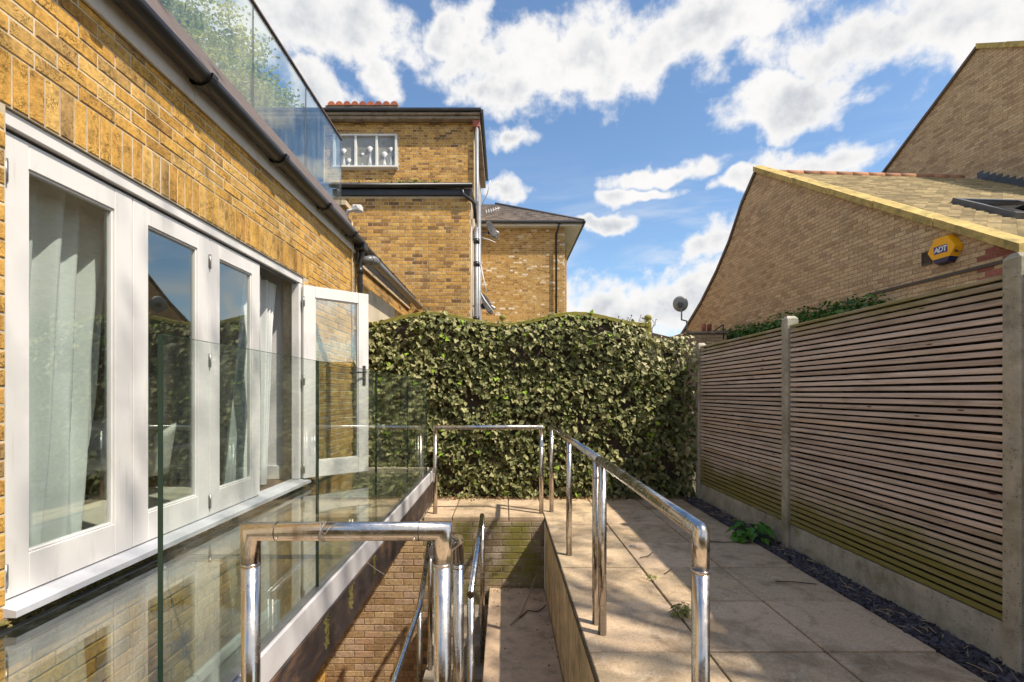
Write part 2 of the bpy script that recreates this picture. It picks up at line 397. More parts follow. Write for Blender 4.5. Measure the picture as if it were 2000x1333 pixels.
MT['panel_wood'] = m_plain('dark_panel_wood', (0.07, 0.05, 0.035), 0.9, 0.3, 10, 0.3)
MT['ivy'] = m_leaf('ivy_leaf', [(0, (0.07, 0.085, 0.03)), (0.35, (0.15, 0.16, 0.058)), (0.6, (0.24, 0.24, 0.10)), (0.82, (0.35, 0.335, 0.155)), (0.972, (0.45, 0.42, 0.22)), (0.98, (0.22, 0.34, 0.03)), (1, (0.28, 0.42, 0.04))], 0.62, 0.18, 0.25)
MT['ivy_pale'] = m_leaf('pale_ivy_leaf', [(0, (0.28, 0.28, 0.13)), (0.5, (0.45, 0.42, 0.23)), (1, (0.55, 0.50, 0.32))], 0.5, 0.2)
MT['hedge'] = m_leaf('evergreen_leaf', [(0, (0.04, 0.10, 0.018)), (0.6, (0.08, 0.18, 0.03)), (1, (0.13, 0.25, 0.045))], 0.45, 0.2)
MT['tree_leaf'] = m_leaf('spring_leaf', [(0, (0.22, 0.26, 0.035)), (0.5, (0.34, 0.36, 0.05)), (1, (0.46, 0.45, 0.09))], 0.5, 0.4)
MT['weed'] = m_leaf('weed_leaf', [(0, (0.05, 0.17, 0.02)), (1, (0.11, 0.27, 0.03))], 0.45, 0.25)
MT['weed_dry'] = m_leaf('dry_weed_leaf', [(0, (0.14, 0.17, 0.03)), (1, (0.24, 0.26, 0.07))], 0.5, 0.25)
MT['bark'] = m_plain('bark', (0.10, 0.075, 0.05), 0.95, 0.4, 20, 0.8, stretch=(1, 1, 0.3))
MT['twig'] = m_plain('dry_twig', (0.10, 0.06, 0.035), 0.9, 0.3, 30, 0.3)
MT['straw'] = m_plain('dry_stalk', (0.42, 0.33, 0.19), 0.9, 0.3, 30, 0.3)
MT['curtain'] = m_plain('pale_curtain', (0.66, 0.68, 0.67), 0.9, 0.06, 40, 0.15, stretch=(1, 1, 3))
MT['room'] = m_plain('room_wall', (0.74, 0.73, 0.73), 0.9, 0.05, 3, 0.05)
MT['room_shaded'] = m_plain('shaded_room_wall', (0.10, 0.095, 0.085), 0.9, 0.1, 3, 0.05)  # off-white walls coloured dark to stand in for the dim interior
MT['room_floor'] = m_plain('oak_floor', (0.16, 0.10, 0.06), 0.4, 0.25, 6, 0.1, stretch=(1, 8, 1))
MT['rug'] = m_plain('cream_rug', (0.60, 0.55, 0.45), 0.95, 0.15, 25, 0.5)
MT['chair'] = m_plain('white_chair_shell', (0.70, 0.69, 0.66), 0.35, 0.05, 5, 0.02)
MT['basement'] = m_plain('painted_basement_wall', (0.55, 0.52, 0.45), 0.85, 0.15, 5, 0.2, dirt=(0.25, 0.22, 0.15), dirtamt=0.5)
MT['dish'] = m_plain('grey_dish', (0.33, 0.33, 0.33), 0.5, 0.12, 12, 0.03, dirt=(0.18, 0.17, 0.15), dirtamt=0.4)
MT['dish_dark'] = m_plain('dark_dish', (0.045, 0.038, 0.034), 0.6, 0.15, 12, 0.03)
MT['alarm'] = m_plain('yellow_alarm', (0.92, 0.43, 0.010), 0.35, 0.05, 5, 0.02)
MT['alarm_blue'] = m_plain('navy_plastic', (0.012, 0.020, 0.085), 0.3, 0.1, 5, 0.02)
MT['logo_blue'] = m_plain('logo_blue', (0.035, 0.035, 0.22), 0.4, 0.05, 5, 0.0)
MT['logo_white'] = m_plain('logo_white', (0.80, 0.80, 0.80), 0.4, 0.03, 5, 0.0)
MT['vent'] = m_plain('brown_vent', (0.075, 0.06, 0.05), 0.6, 0.2, 10, 0.1)
MT['handle'] = m_plain('dark_handle', (0.09, 0.085, 0.08), 0.35, 0.2, 8, 0.05, metal=0.8)
MT['hinge'] = m_plain('steel_hinge', (0.35, 0.34, 0.33), 0.35, 0.2, 8, 0.05, metal=0.9)
MT['wire'] = m_plain('pale_wire', (0.30, 0.28, 0.25), 0.5, 0.1, 8, 0.0)
MT['moss'] = m_plain('moss', (0.14, 0.12, 0.03), 0.95, 0.5, 40, 0.9, dirt=(0.30, 0.22, 0.10), dirtamt=0.6, dscale=9)
MT['ornament'] = m_plain('white_ornament', (0.70, 0.70, 0.70), 0.4, 0.1, 9, 0.0)

# ------------------------------------------------------------------ object helpers
WM = {}
def place(o, parent, M):
    COL.objects.link(o)
    if parent is not None:
        o.parent = parent
        o.matrix_parent_inverse = WM[parent.name].inverted()
    o.matrix_basis = M
    WM[o.name] = M.copy()
    return o
def tag(o, label=None, cat=None, group=None, kind=None):
    if label: o['label'] = label
    if cat: o['category'] = cat
    if group: o['group'] = group
    if kind: o['kind'] = kind
    return o
def thing(name, loc, label, cat, group=None, kind=None):
    o = bpy.data.objects.new(name, None)
    o.empty_display_size = 0.2
    place(o, None, Matrix.Translation(Vector(loc)))
    return tag(o, label, cat, group, kind)
def mesh_obj(name, me, parent=None, M=None):
    o = bpy.data.objects.new(name, me)
    return place(o, parent, M if M is not None else Matrix.Identity(4))

class MB:
    def __init__(s):
        s.v = []; s.f = []; s.sm = []
    def add(s, vs, fs, smooth=False):
        b = len(s.v)
        s.v += [tuple(x) for x in vs]
        for q in fs:
            s.f.append(tuple(i + b for i in q)); s.sm.append(smooth)
        return s
    def box(s, x0, x1, y0, y1, z0, z1):
        return s.obox(Vector(((x0 + x1) / 2, (y0 + y1) / 2, (z0 + z1) / 2)), Vector(((x1 - x0) / 2, 0, 0)), Vector((0, (y1 - y0) / 2, 0)), Vector((0, 0, (z1 - z0) / 2)))
    def obox(s, c, a, b, e):
        c, a, b, e = Vector(c), Vector(a), Vector(b), Vector(e)
        vs = [c + i * a + j * b + k * e for k in (-1, 1) for j in (-1, 1) for i in (-1, 1)]
        return s.add(vs, [(0, 2, 3, 1), (4, 5, 7, 6), (0, 1, 5, 4), (2, 6, 7, 3), (0, 4, 6, 2), (1, 3, 7, 5)])
    def cbox(s, x0, x1, y0, y1, z0, z1, c=0.004, M=None):
        """box with chamfered edges"""
        cx, cy, cz = (x0 + x1) / 2, (y0 + y1) / 2, (z0 + z1) / 2
        hx, hy, hz = (x1 - x0) / 2, (y1 - y0) / 2, (z1 - z0) / 2
        c = min(c, hx * 0.9, hy * 0.9, hz * 0.9)
        idx = {}; vs = []
        for sx in (-1, 1):
            for sy in (-1, 1):
                for sz in (-1, 1):
                    for ax in range(3):
                        h = [hx - c, hy - c, hz - c]
                        h[ax] += c
                        idx[(sx, sy, sz, ax)] = len(vs)
                        p = Vector((cx + sx * h[0], cy + sy * h[1], cz + sz * h[2]))
                        vs.append(M @ p if M else p)
        fs = []
        for ax in range(3):
            o1, o2 = [a for a in range(3) if a != ax]
            for sg in (-1, 1):
                q = []
                for (a, b) in ((-1, -1), (1, -1), (1, 1), (-1, 1)):
                    k = [0, 0, 0]; k[ax] = sg; k[o1] = a; k[o2] = b
                    q.append(idx[(*k, ax)])
                flip = (sg == -1) != (ax == 1)
                fs.append(tuple(reversed(q)) if flip else tuple(q))
            for a in (-1, 1):
                for b in (-1, 1):
                    k1 = [0, 0, 0]; k1[o1] = a; k1[o2] = b
                    k1[ax] = -1; k2 = list(k1); k2[ax] = 1
                    fs.append((idx[(*k1, o1)], idx[(*k2, o1)], idx[(*k2, o2)], idx[(*k1, o2)]))
        for sx in (-1, 1):
            for sy in (-1, 1):
                for sz in (-1, 1):
                    fs.append(tuple(idx[(sx, sy, sz, a)] for a in range(3)))
        return s.add(vs, fs)
    def tube(s, pts, r, seg=12, caps=True, smooth=True):
        pts = [Vector(p) for p in pts]
        rs = r if hasattr(r, '__len__') else [r] * len(pts)
        dirs = [(pts[i + 1] - pts[i]).normalized() for i in range(len(pts) - 1)]
        up = Vector((0, 0, 1)) if abs(dirs[0].z) < 0.9 else Vector((1, 0, 0))
        u = dirs[0].cross(up).normalized(); v = dirs[0].cross(u).normalized()
        vs = []; fs = []
        for i, p in enumerate(pts):
            if i == 0:
                ring = [p + rs[0] * (math.cos(t) * u + math.sin(t) * v) for t in (2 * math.pi * k / seg for k in range(seg))]
            else:
                dprev = dirs[i - 1]
                n = dprev if i == len(pts) - 1 else (dprev + dirs[i]).normalized()
                ring = []
                for q in last_dirs:
                    base = p + q * rs[i]
                    den = dprev.dot(n)
                    t = -(base - p).dot(n) / (den if abs(den) > 1e-4 else 1e-4)
                    ring.append(base + dprev * t)
            vs += ring
            # radial directions for the next segment
            dn = dirs[min(i, len(dirs) - 1)]
            nd = []
            for k, q in enumerate(ring):
                off = q - p
                off = off - dn * off.dot(dn)
                nd.append(off.normalized())
            last_dirs = nd
        for i in range(len(pts) - 1):
            for k in range(seg):
                a = i * seg + k; b = i * seg + (k + 1) % seg
                fs.append((a, b, b + seg, a + seg))
        s.add(vs, fs, smooth)
        if caps:
            b0 = len(s.v) - len(vs)
            s.f.append(tuple(reversed(range(b0, b0 + seg)))); s.sm.append(False)
            s.f.append(tuple(range(len(s.v) - seg, len(s.v)))); s.sm.append(False)
        return s
    def prism(s, poly, d):
        """extrude a planar polygon (3d points) by vector d"""
        d = Vector(d); n = len(poly)
        vs = [Vector(p) for p in poly] + [Vector(p) + d for p in poly]
        fs = [tuple(reversed(range(n))), tuple(range(n, 2 * n))] + [(i, (i + 1) % n, (i + 1) % n + n, i + n) for i in range(n)]
        return s.add(vs, fs)
    def mesh(s, name, mat):
        me = bpy.data.meshes.new(name)
        me.from_pydata(s.v, [], s.f)
        me.polygons.foreach_set('use_smooth', s.sm)
        me.materials.append(MT[mat])
        me.update()
        return me
    def build(s, name, mat, parent=None, M=None):
        return mesh_obj(name, s.mesh(name, mat), parent, M)
def fix_normals(o):
    import bmesh
    bm = bmesh.new(); bm.from_mesh(o.data)
    bmesh.ops.recalc_face_normals(bm, faces=bm.faces)
    bm.to_mesh(o.data); bm.free()
    return o
def cb(name, mat, parent, x0, x1, y0, y1, z0, z1, c=0.004, M=None):
    return MB().cbox(x0, x1, y0, y1, z0, z1, c, M).build(name, mat, parent)
def tb(name, mat, parent, pts, r, seg=12):
    return MB().tube(pts, r, seg).build(name, mat, parent)

def project(p):
    y = max(p[1], 0.05)
    return 985 + 970 * p[0] / y, 768 - 970 * (p[2] - 1.42) / y, y
def seen_size(p, area):
    px, py, y = project(p)
    if p[1] < 0.3 or px < -40 or px > 2040 or py < -40 or py > 1373:
        return 0.0
    return area / (y * y)

# ------------------------------------------------------------------ brickwork
def clip_poly(poly, a, b, c):
    """keep a*u + b*v <= c"""
    out = []
    for i in range(len(poly)):
        p, q = poly[i], poly[(i + 1) % len(poly)]
        fp = a * p[0] + b * p[1] - c; fq = a * q[0] + b * q[1] - c
        if fp <= 0: out.append(p)
        if (fp < 0 < fq) or (fq < 0 < fp):
            t = fp / (fp - fq)
            out.append((p[0] + t * (q[0] - p[0]), p[1] + t * (q[1] - p[1])))
    return out
def brick_verts(poly, depth, c):
    n = len(poly)
    cx = sum(p[0] for p in poly) / n; cy = sum(p[1] for p in poly) / n
    ins = []
    for x, y in poly:
        dx, dy = cx - x, cy - y
        ins.append((x + math.copysign(min(c, abs(dx) * 0.5), dx), y + math.copysign(min(c, abs(dy) * 0.5), dy)))
    vs = [(x, y, 0) for x, y in poly] + [(x, y, depth - c * 0.7) for x, y in poly] + [(x, y, depth) for x, y in ins]
    fs = []
    for i in range(n):
        j = (i + 1) % n
        fs.append((i, j, j + n, i + n)); fs.append((i + n, j + n, j + 2 * n, i + 2 * n))
    fs.append(tuple(range(2 * n, 3 * n)))
    return vs, fs
BR_CACHE = {}
def lay_bricks(parent, O, U, polys, mat, depth=0.012, chamfer=0.003, singles=300, jit=0.0015, name='brick', minpx=9.0, V=(0, 0, 1)):
    """polys: 2-d outlines (u, v) on the wall plane through O spanned by U and V, standing proud along U x V."""
    O, U, V = Vector(O), Vector(U).normalized(), Vector(V).normalized()
    N = U.cross(V)
    B = Matrix((U, V, N)).transposed().to_4x4()
    items = []
    for poly in polys:
        if len(poly) < 3: continue
        cu = sum(p[0] for p in poly) / len(poly); cv = sum(p[1] for p in poly) / len(poly)
        us = [p[0] for p in poly]; vv = [p[1] for p in poly]
        du, dv = max(us) - min(us), max(vv) - min(vv)
        if du < 0.012 or dv < 0.012: continue
        wc = O + U * cu + V * cv
        sc = seen_size(wc, du * dv)
        ok = sc > 0 and max(du, dv) * 970 / max(wc.y, .3) >= minpx
        items.append((sc if ok else 0, cu, cv, du, dv, poly, wc))
    items.sort(key=lambda t: -t[0])
    rest = MB()
    for k, (sc, cu, cv, du, dv, poly, wc) in enumerate(items):
        loc = [(p[0] - cu, p[1] - cv) for p in poly]
        dj = R.uniform(-jit, jit)
        T = Matrix.Translation(wc + N * dj) @ B
        T = T @ Matrix.Rotation(R.uniform(-1, 1) * 0.35 * jit / max(du, 0.05), 4, 'Y')
        if k < singles and sc > 0:
            rect = len(poly) == 4 and all(abs(abs(p[0]) - du / 2) < 1e-5 and abs(abs(p[1]) - dv / 2) < 1e-5 for p in loc)
            key = (mat, round(du, 3), round(dv, 3), depth, name) if rect else None
            me = BR_CACHE.get(key) if key else None
            if me is None:
                mb = MB().add(*brick_verts(loc, depth, chamfer))
                me = mb.mesh(name, mat)
                if key: BR_CACHE[key] = me
            mesh_obj(name, me, parent, T)
        else:
            vs, fs = brick_verts(loc, depth, chamfer)
            rest.add([T @ Vector(v) for v in vs], fs)
    if rest.v:
        tag(rest.build(name + '_field', mat, parent), kind='stuff')
def courses(u0, u1, v0, v1, L=0.215, H=0.065, J=0.01, bond='stretcher', openings=(), clip=None, phase=0.0):
    polys = []
    row = 0
    v = v0
    while v < v1 - 0.02:
        h = min(H, v1 - v)
        segs = [(u0, u1)]
        for (a, b, c, e) in openings:
            if v + h * 0.6 > c and v + h * 0.4 < e:
                ns = []
                for (p, q) in segs:
                    if b <= p or a >= q: ns.append((p, q)); continue
                    if a > p: ns.append((p, a))
                    if b < q: ns.append((b, q))
                segs = ns
        if bond == 'stretcher':
            seq = [L]; off = (L + J) / 2 * (row % 2)
        else:
            hd = (L - J) / 2
            seq = [L, hd]; off = (L + J + hd + J) / 2 * (row % 2)
        per = sum(seq) + J * len(seq)
        base = u0 - per - off + phase
        u = base; k = 0
        while u < u1:
            ln = seq[k % len(seq)]
            for (p, q) in segs:
                a, b = max(u, p), min(u + ln, q)
                if b - a > 0.02:
                    poly = [(a, v), (b, v), (b, v + h), (a, v + h)]
                    if clip: poly = clip(poly)
                    if len(poly) >= 3: polys.append(poly)
            u += ln + J; k += 1
        v += H + J; row += 1
    return polys
#@@PART2
# ================================================================== SETTING
XW = -2.05            # face of the house wall on the left
ZG = 0.46             # top of the glass floor
WELL = (-2.05, 0.46, 1.5, 5.70)   # x0, x1, y0, y1 of the basement well
# ground: four sheets round the well
g = MB()
for (x0, x1, y0, y1) in ((-400, 400, 5.76, 900), (-400, 400, -400, 1.44), (-400, -2.3, 1.44, 5.76), (0.52, 400, 1.44, 5.76)):
    g.add([(x0, y0, -0.06), (x1, y0, -0.06), (x1, y1, -0.06), (x0, y1, -0.06)], [(0, 1, 2, 3)])
tag(g.build('ground', 'soil'), kind='structure')

# patio with its paving slabs
patio = MB().box(0.462, 2.385, -1.2, 6.9, -0.055, -0.012).box(-0.93, 0.462, 5.702, 6.9, -0.055, -0.012).box(-2.0, 0.462, -1.2, 1.49, -0.055, -0.012).build('patio', 'bed')
tag(patio, kind='structure')
colx = [0.462, 1.118, 1.768, 2.388]
rowy = [-1.17 + 0.652 * k for k in range(13)]
rowy = [2.73 + 0.663 * k for k in range(-6, 7)]
def slab(x0, x1, y0, y1, dz=0.0):
    j = 0.006
    mb = MB().cbox(x0 + j, x1 - j, y0 + j, y1 - j, -0.045, 0.0, 0.004)
    M = Matrix.Translation((0, 0, dz + R.uniform(-0.004, 0.003))) 
    mb.build('paving_slab', 'slab', patio, M)
for i in range(3):
    for k in range(len(rowy) - 1):
        if rowy[k] < -1.2: continue
        slab(colx[i], colx[i + 1], rowy[k], min(rowy[k + 1], 6.88))
for x0, x1 in ((-0.93, -0.60), (-0.60, 0.05), (0.05, 0.462)):
    slab(x0, x1, 5.69, 6.28); slab(x0, x1, 6.28, 6.88)
for x0, x1 in ((-1.5, -0.85), (-0.85, -0.2), (-0.2, 0.462)):
    for y0, y1 in ((-0.55, 0.11), (0.11, 0.80), (0.80, 1.495)):
        slab(x0, x1, y0, y1)

# slate chippings along the fence
def chips():
    bed = MB().box(2.39, 2.64, 0.8, 6.9, -0.055, -0.018)
    tag(bed.build('slate_bed', 'soil'), kind='structure')
    mb = MB()
    for _ in range(9500):
        y = 0.9 + 5.9 * R.random() ** 1.15
        x = R.uniform(2.385, 2.62)
        sx, sy, sz = R.uniform(.008, .024), R.uniform(.006, .014), R.uniform(.002, .006)
        M = Matrix.Translation((x, y, -0.012 + R.uniform(0, 0.022))) @ Matrix.Rotation(R.uniform(0, 6.3), 4, 'Z') @ Matrix.Rotation(R.uniform(-.7, .7), 4, 'X') @ Matrix.Rotation(R.uniform(-.4, .4), 4, 'Y')
        vs = [M @ Vector((a * sx * R.uniform(.7, 1.2), b * sy * R.uniform(.7, 1.2), c * sz)) for c in (-1, 1) for b in (-1, 1) for a in (-1, 1)]
        mb.add(vs, [(0, 2, 3, 1), (4, 5, 7, 6), (0, 1, 5, 4), (2, 6, 7, 3), (0, 4, 6, 2), (1, 3, 7, 5)])
    tag(mb.build('slate_chippings', 'slate'), 'dark blue slate chippings in the narrow strip at the foot of the slatted fence', 'gravel', kind='stuff')
chips()

# ================================================================== BASEMENT WELL
t = thing('rear_well_wall', (-0.8, 5.75, -2.6), 'brick wall at the far end of the sunken stairwell below the steel guard rail', 'wall')
fix_normals(MB().box(-2.05, 0.46, 5.692, 5.76, -2.6, -0.046).build('mortar_backing', 'mortar_dark', t))
pl = courses(-2.05, 0.455, -2.58, -0.06)
lay_bricks(t, (0, 5.70, 0), (1, 0, 0), [p for p in pl if sum(q[0] for q in p) / len(p) < -0.83], 'brick_well', singles=160)
lay_bricks(t, (0, 5.70, 0), (1, 0, 0), [p for p in pl if sum(q[0] for q in p) / len(p) >= -0.83], 'brick_mossy', singles=140)
w1 = MB().box(0.462, 0.52, 1.44, 5.70, -2.7, -0.046).build('retaining_wall', 'well_concrete')
tag(w1, 'streaked concrete retaining wall along the right side of the stairwell', 'wall')
w2 = MB().box(-2.3, 0.46, 1.40, 1.485, -2.7, -0.046).build('retaining_wall', 'well_concrete')
tag(w2, 'concrete retaining wall at the near end of the stairwell, below the near guard rail', 'wall')
fl = MB().box(-2.3, 0.52, 1.40, 5.80, -2.75, -2.62).build('basement_floor', 'landing')
tag(fl, kind='structure')
land = MB().cbox(-0.17, 0.458, 2.25, 5.685, -0.90, -0.81, 0.006)
land = land.build('stair_landing', 'landing'); tag(land, 'brown concrete half landing slab against the retaining wall', 'landing')
MB().box(-0.165, 0.458, 2.25, 5.685, -2.62, -0.90).build('support_wall', 'step', land)
up = thing('stone_steps', (0.14, 1.5, -0.81), 'upper flight of stone steps from the patio down to the landing', 'steps')
for k in range(3):
    MB().cbox(-0.17, 0.458, 1.488 + 0.255 * k, 2.25, -0.81 + 0.004 * k - 0.2 * 0, -0.2 * (k + 1), 0.006).build('tread', 'step', up)
dn = thing('stone_steps', (-0.48, 4.0, -2.6), 'lower flight of stone steps descending left of the brown landing', 'steps')
for k in range(8):
    y1 = 5.685 - 0.26 * k
    MB().cbox(-0.80, -0.175, y1 - 0.30, y1, -2.62, -1.0 - 0.19 * k, 0.006).build('tread', 'step', dn)

# ================================================================== HOUSE ON THE LEFT
hs = thing('brick_house', (-3.5, 4, 0), 'golden brick house with white folding glass doors along the left', 'house')
wall = MB()
# carcass of the wall (mortar plane), with the door opening left free
Xm = XW - 0.012
DO0, DO1, DZ0, DZ1 = 2.045, 5.09, 0.50, 2.605
wall.box(XW - 0.22, XW - 0.0045, -1.0, DO0, -2.7, 3.50)
wall.box(XW - 0.22, XW - 0.0045, DO1, 6.80, -2.7, 3.50)
wall.box(XW - 0.22, XW - 0.0045, DO0, DO1, DZ1, 3.50)
wall = wall.build('wall', 'mortar', hs)
# soldier course over the doors, then stretchers
sol = []
u = 1.10
while u < 5.20:
    sol.append([(u, 2.612), (u + 0.065, 2.612), (u + 0.065, 2.827), (u, 2.827)]); u += 0.075
lay_bricks(wall, (Xm, 0, 0), (0, 1, 0), sol, 'brick_gold', 0.012, 0.004, 60, 0.002)
hi = courses(0.6, 6.79, 2.837, 3.325)
lay_bricks(wall, (Xm, 0, 0), (0, 1, 0), hi, 'brick_gold', 0.012, 0.004, 150, 0.0025)
pier = courses(5.10, 6.79, 0.475, 2.83, openings=((5.0, 5.20, 2.60, 2.84),)) + courses(0.6, 2.04, 0.475, 2.83, openings=((1.1, 2.05, 2.60, 2.84),), phase=0.03)
lay_bricks(wall, (Xm, 0, 0), (0, 1, 0), pier, 'brick_gold', 0.012, 0.004, 90, 0.0025)
# return wall at the far corner of the house, basement wall, terrace slab
MB().box(-6.2, XW - 0.22, 6.58, 6.80, -0.05, 3.5).build('return_wall', 'brick_stock', hs)
MB().box(XW - 0.215, XW - 0.02, DO0 + 0.003, DO1 - 0.003, -2.7, 0.455).build('basement_wall', 'mortar', hs)
lay_bricks(wall, (Xm, 0, 0), (0, 1, 0), courses(1.49, 5.69, -2.6, 0.36, openings=((2.5, 4.5, -2.7, -0.45),)), 'brick_gold', 0.012, 0.004, 0, 0.002, name='basement_brick')
bw_ = cb('basement_window', 'upvc', hs, XW - 0.019, XW + 0.02, 2.5, 4.5, -0.52, -0.45, 0.004)
for y in (2.5, 3.46, 4.43):
    cb('mullion', 'upvc', bw_, XW - 0.018, XW + 0.018, y, y + 0.07, -2.6, -0.521, 0.004)
for y0, y1 in ((2.57, 3.46), (3.53, 4.43)):
    MB().box(XW - 0.006, XW, y0, y1, -2.6, -0.521).build('pane', 'glass_window', bw_)
MB().box(-6.2, -2.24, -1.0, 6.78, 3.50, 3.60).build('terrace_deck', 'lead', hs)
# eaves: white fascia boards, sloping roof edge
for (a, b) in ((-1.0, 1.55), (1.556, 3.25), (3.256, 5.05), (5.056, 6.78)):
    cb('fascia_board', 'fascia', hs, XW + 0.002, XW + 0.022, a, b, 3.325, 3.50, 0.002)
rf = MB().prism([(XW + 0.10, -1.0, 3.515), (XW + 0.10, -1.0, 3.535), (-2.17, -1.0, 3.885), (-2.24, -1.0, 3.885), (-2.24, -1.0, 3.515)], (0, 7.80, 0)).build('roof_edge', 'roof_edge', hs)
fix_normals(rf)
# half round gutter
def gutter(parent, x, z, y0, y1, r, mat, name='gutter', brackets=()):
    mb = MB(); seg = 10
    prof = []
    for k in range(seg + 1):
        a = math.pi + math.pi * k / seg
        prof.append((x + r * math.cos(a), z + r * math.sin(a)))
    inner = [(x + (p[0] - x) * 0.93, z + (p[1] - z) * 0.93) for p in prof]
    loop = prof + inner[::-1]
    n = len(loop)
    mb.add([(p[0], y0, p[1]) for p in loop] + [(p[0], y1, p[1]) for p in loop],
           [(i, (i + 1) % n, (i + 1) % n + n, i + n) for i in range(n)], True)
    gt = fix_normals(mb.build(name, mat, parent))
    for y in brackets:
        m2 = MB()
        lp = [(x + (p[0] - x) * 1.22, z + (p[1] - z) * 1.22) for p in prof] 
        lp2 = [(x + (p[0] - x) * 1.02, z + (p[1] - z) * 1.02) for p in prof][::-1]
        ll = lp + lp2
        m2.add([(p[0], y - 0.03, p[1]) for p in ll] + [(p[0], y + 0.03, p[1]) for p in ll],
               [(i, (i + 1) % n, (i + 1) % n + n, i + n) for i in range(n)] )
        m2.box(x - r - 0.03, x - r + 0.01, y - 0.02, y + 0.02, z - 0.05, z + 0.01)
        fix_normals(m2.build('bracket', mat, gt))
    return gt
gutter(hs, XW + 0.095, 3.478, -1.0, 6.76, 0.07, 'black', brackets=(2.40, 3.22, 4.30, 5.40, 6.35))

# door frame and sill
fr = cb('door_frame', 'paint', hs, XW - 0.10, XW - 0.018, DO0 + 0.002, DO1 - 0.002, 2.535, DZ1 - 0.004)
cb('jamb', 'paint', fr, XW - 0.10, XW - 0.022, DO0 + 0.002, DO0 + 0.022, 0.552, 2.533)
cb('jamb', 'paint', fr, XW - 0.10, XW - 0.022, DO1 - 0.075, DO1 - 0.002, 0.552, 2.533)
cb('door_track', 'black', fr, XW - 0.07, XW - 0.045, DO0 + 0.03, DO1 - 0.08, 2.524, 2.534, 0.001)
sl = MB().prism([(XW - 0.12, 2.03, 0.50), (XW + 0.055, 2.03, 0.500), (XW + 0.055, 2.03, 0.528), (XW - 0.03, 2.03, 0.546), (XW - 0.12, 2.03, 0.546)], (0, 3.10, 0)).build('sill', 'sill', hs)
fix_normals(sl)
# mossy strip of brickwork below the sill
ms_ = courses(1.2, 6.0, 0.462, 0.50, H=0.036, J=0.006)
lay_bricks(wall, (XW - 0.006, 0, 0), (0, 1, 0), ms_, 'brick_mossy', 0.02, 0.004, 0, 0.004, name='mossy_brick')
mb = MB()
for _ in range(900):
    y = R.uniform(1.3, 5.3); x = XW + 0.012 + R.uniform(0, 0.012); z = 0.462 + 0.034 * R.random()
    s_ = R.uniform(.004, .013)
    mb.add([(x + s_ * a, y + s_ * b * 1.6, z + s_ * c) for (a, b, c) in ((1, 0, 0), (0, 1, 0), (0, -1, 0), (0.2, 0, 0.8), (0.2, 0, -0.8))], [(0, 1, 3), (0, 3, 2), (0, 2, 4), (0, 4, 1)])
tag(mb.build('moss_tufts', 'moss', hs), kind='stuff')

# folding door leaves
def leaf(O, U, wd, stl, str_, hinges, handle=False):
    """O hinge corner at the foot, U along the leaf, thickness to the outside"""
    O = Vector(O); U = Vector(U).normalized(); Z = Vector((0, 0, 1)); N = U.cross(Z)
    Mx = Matrix((U, N, Z)).transposed().to_4x4(); Mx.translation = O
    zt = 2.520 - O.z
    d = thing('x', O, None, None) if False else None
    body = MB().cbox(0, stl, 0, 0.045, 0, zt, 0.003, Mx).build('folding_door', 'paint', hs)
    cb('stile', 'paint', body, wd - str_, wd, 0, 0.045, 0, zt, 0.003, Mx)
    cb('rail', 'paint', body, stl + 0.001, wd - str_ - 0.001, 0.001, 0.044, 0, 0.165, 0.003, Mx)
    cb('rail', 'paint', body, stl + 0.001, wd - str_ - 0.001, 0.001, 0.044, zt - 0.115, zt, 0.003, Mx)
    # glazing bead
    z0, z1 = 0.165, zt - 0.115
    x0, x1 = stl, wd - str_
    for (a, b, c, e) in ((x0, x0 + 0.012, z0, z1), (x1 - 0.012, x1, z0, z1), (x0 + 0.012, x1 - 0.012, z0, z0 + 0.012), (x0 + 0.012, x1 - 0.012, z1 - 0.012, z1)):
        MB().cbox(a, b, 0.006, 0.036, c, e, 0.004, Mx).build('glazing_bead', 'paint', body)
    gm = MB()
    c = Mx @ Vector(((x0 + x1) / 2, 0.018, (z0 + z1) / 2))
    gm.obox(c, U * ((x1 - x0) / 2 - 0.010), N * 0.003, Z * ((z1 - z0) / 2 - 0.010))
    gm.build('pane', 'glass_door', body)
    for (hx, hz) in hinges:
        mb = MB().tube([Mx @ Vector((hx, 0.052, hz)), Mx @ Vector((hx, 0.052, hz + 0.10))], 0.007, 8)
        mb.obox(Mx @ Vector((hx, 0.046, hz + 0.05)), U * 0.014, N * 0.003, Z * 0.045)
        mb.build('hinge', 'hinge', body)
    if handle:
        mb = MB()
        hx = wd - 0.055
        mb.cbox(hx - 0.018, hx + 0.018, 0.045, 0.053, 0.95, 1.17, 0.003, Mx)
        mb.tube([Mx @ Vector((hx, 0.05, 1.10)), Mx @ Vector((hx, 0.095, 1.10)), Mx @ Vector((hx - 0.04, 0.10, 1.097)), Mx @ Vector((hx - 0.115, 0.10, 1.09))], 0.009, 8)
        mb.tube([Mx @ Vector((hx, 0.053, 0.99)), Mx @ Vector((hx, 0.062, 0.99))], 0.012, 10)
        mb.cbox(hx - 0.018, hx + 0.018, -0.008, 0.0, 0.95, 1.17, 0.003, Mx)
        mb.tube([Mx @ Vector((hx, -0.005, 1.10)), Mx @ Vector((hx, -0.05, 1.10)), Mx @ Vector((hx - 0.04, -0.055, 1.097)), Mx @ Vector((hx - 0.115, -0.055, 1.09))], 0.009, 8)
        mb.build('handle', 'handle', body)
    return body
XD = XW - 0.085
leaf((XD, 2.070, 0.552), (0, 1, 0), 0.722, 0.115, 0.125, [(0.006, 0.05), (0.006, 1.75)])
leaf((XD, 2.797, 0.552), (0, 1, 0), 0.722, 0.12, 0.13, [(0.722, 0.05), (0.722, 1.05), (0.722, 1.75)])
leaf((XD, 3.524, 0.552), (0, 1, 0), 0.722, 0.125, 0.125, [])
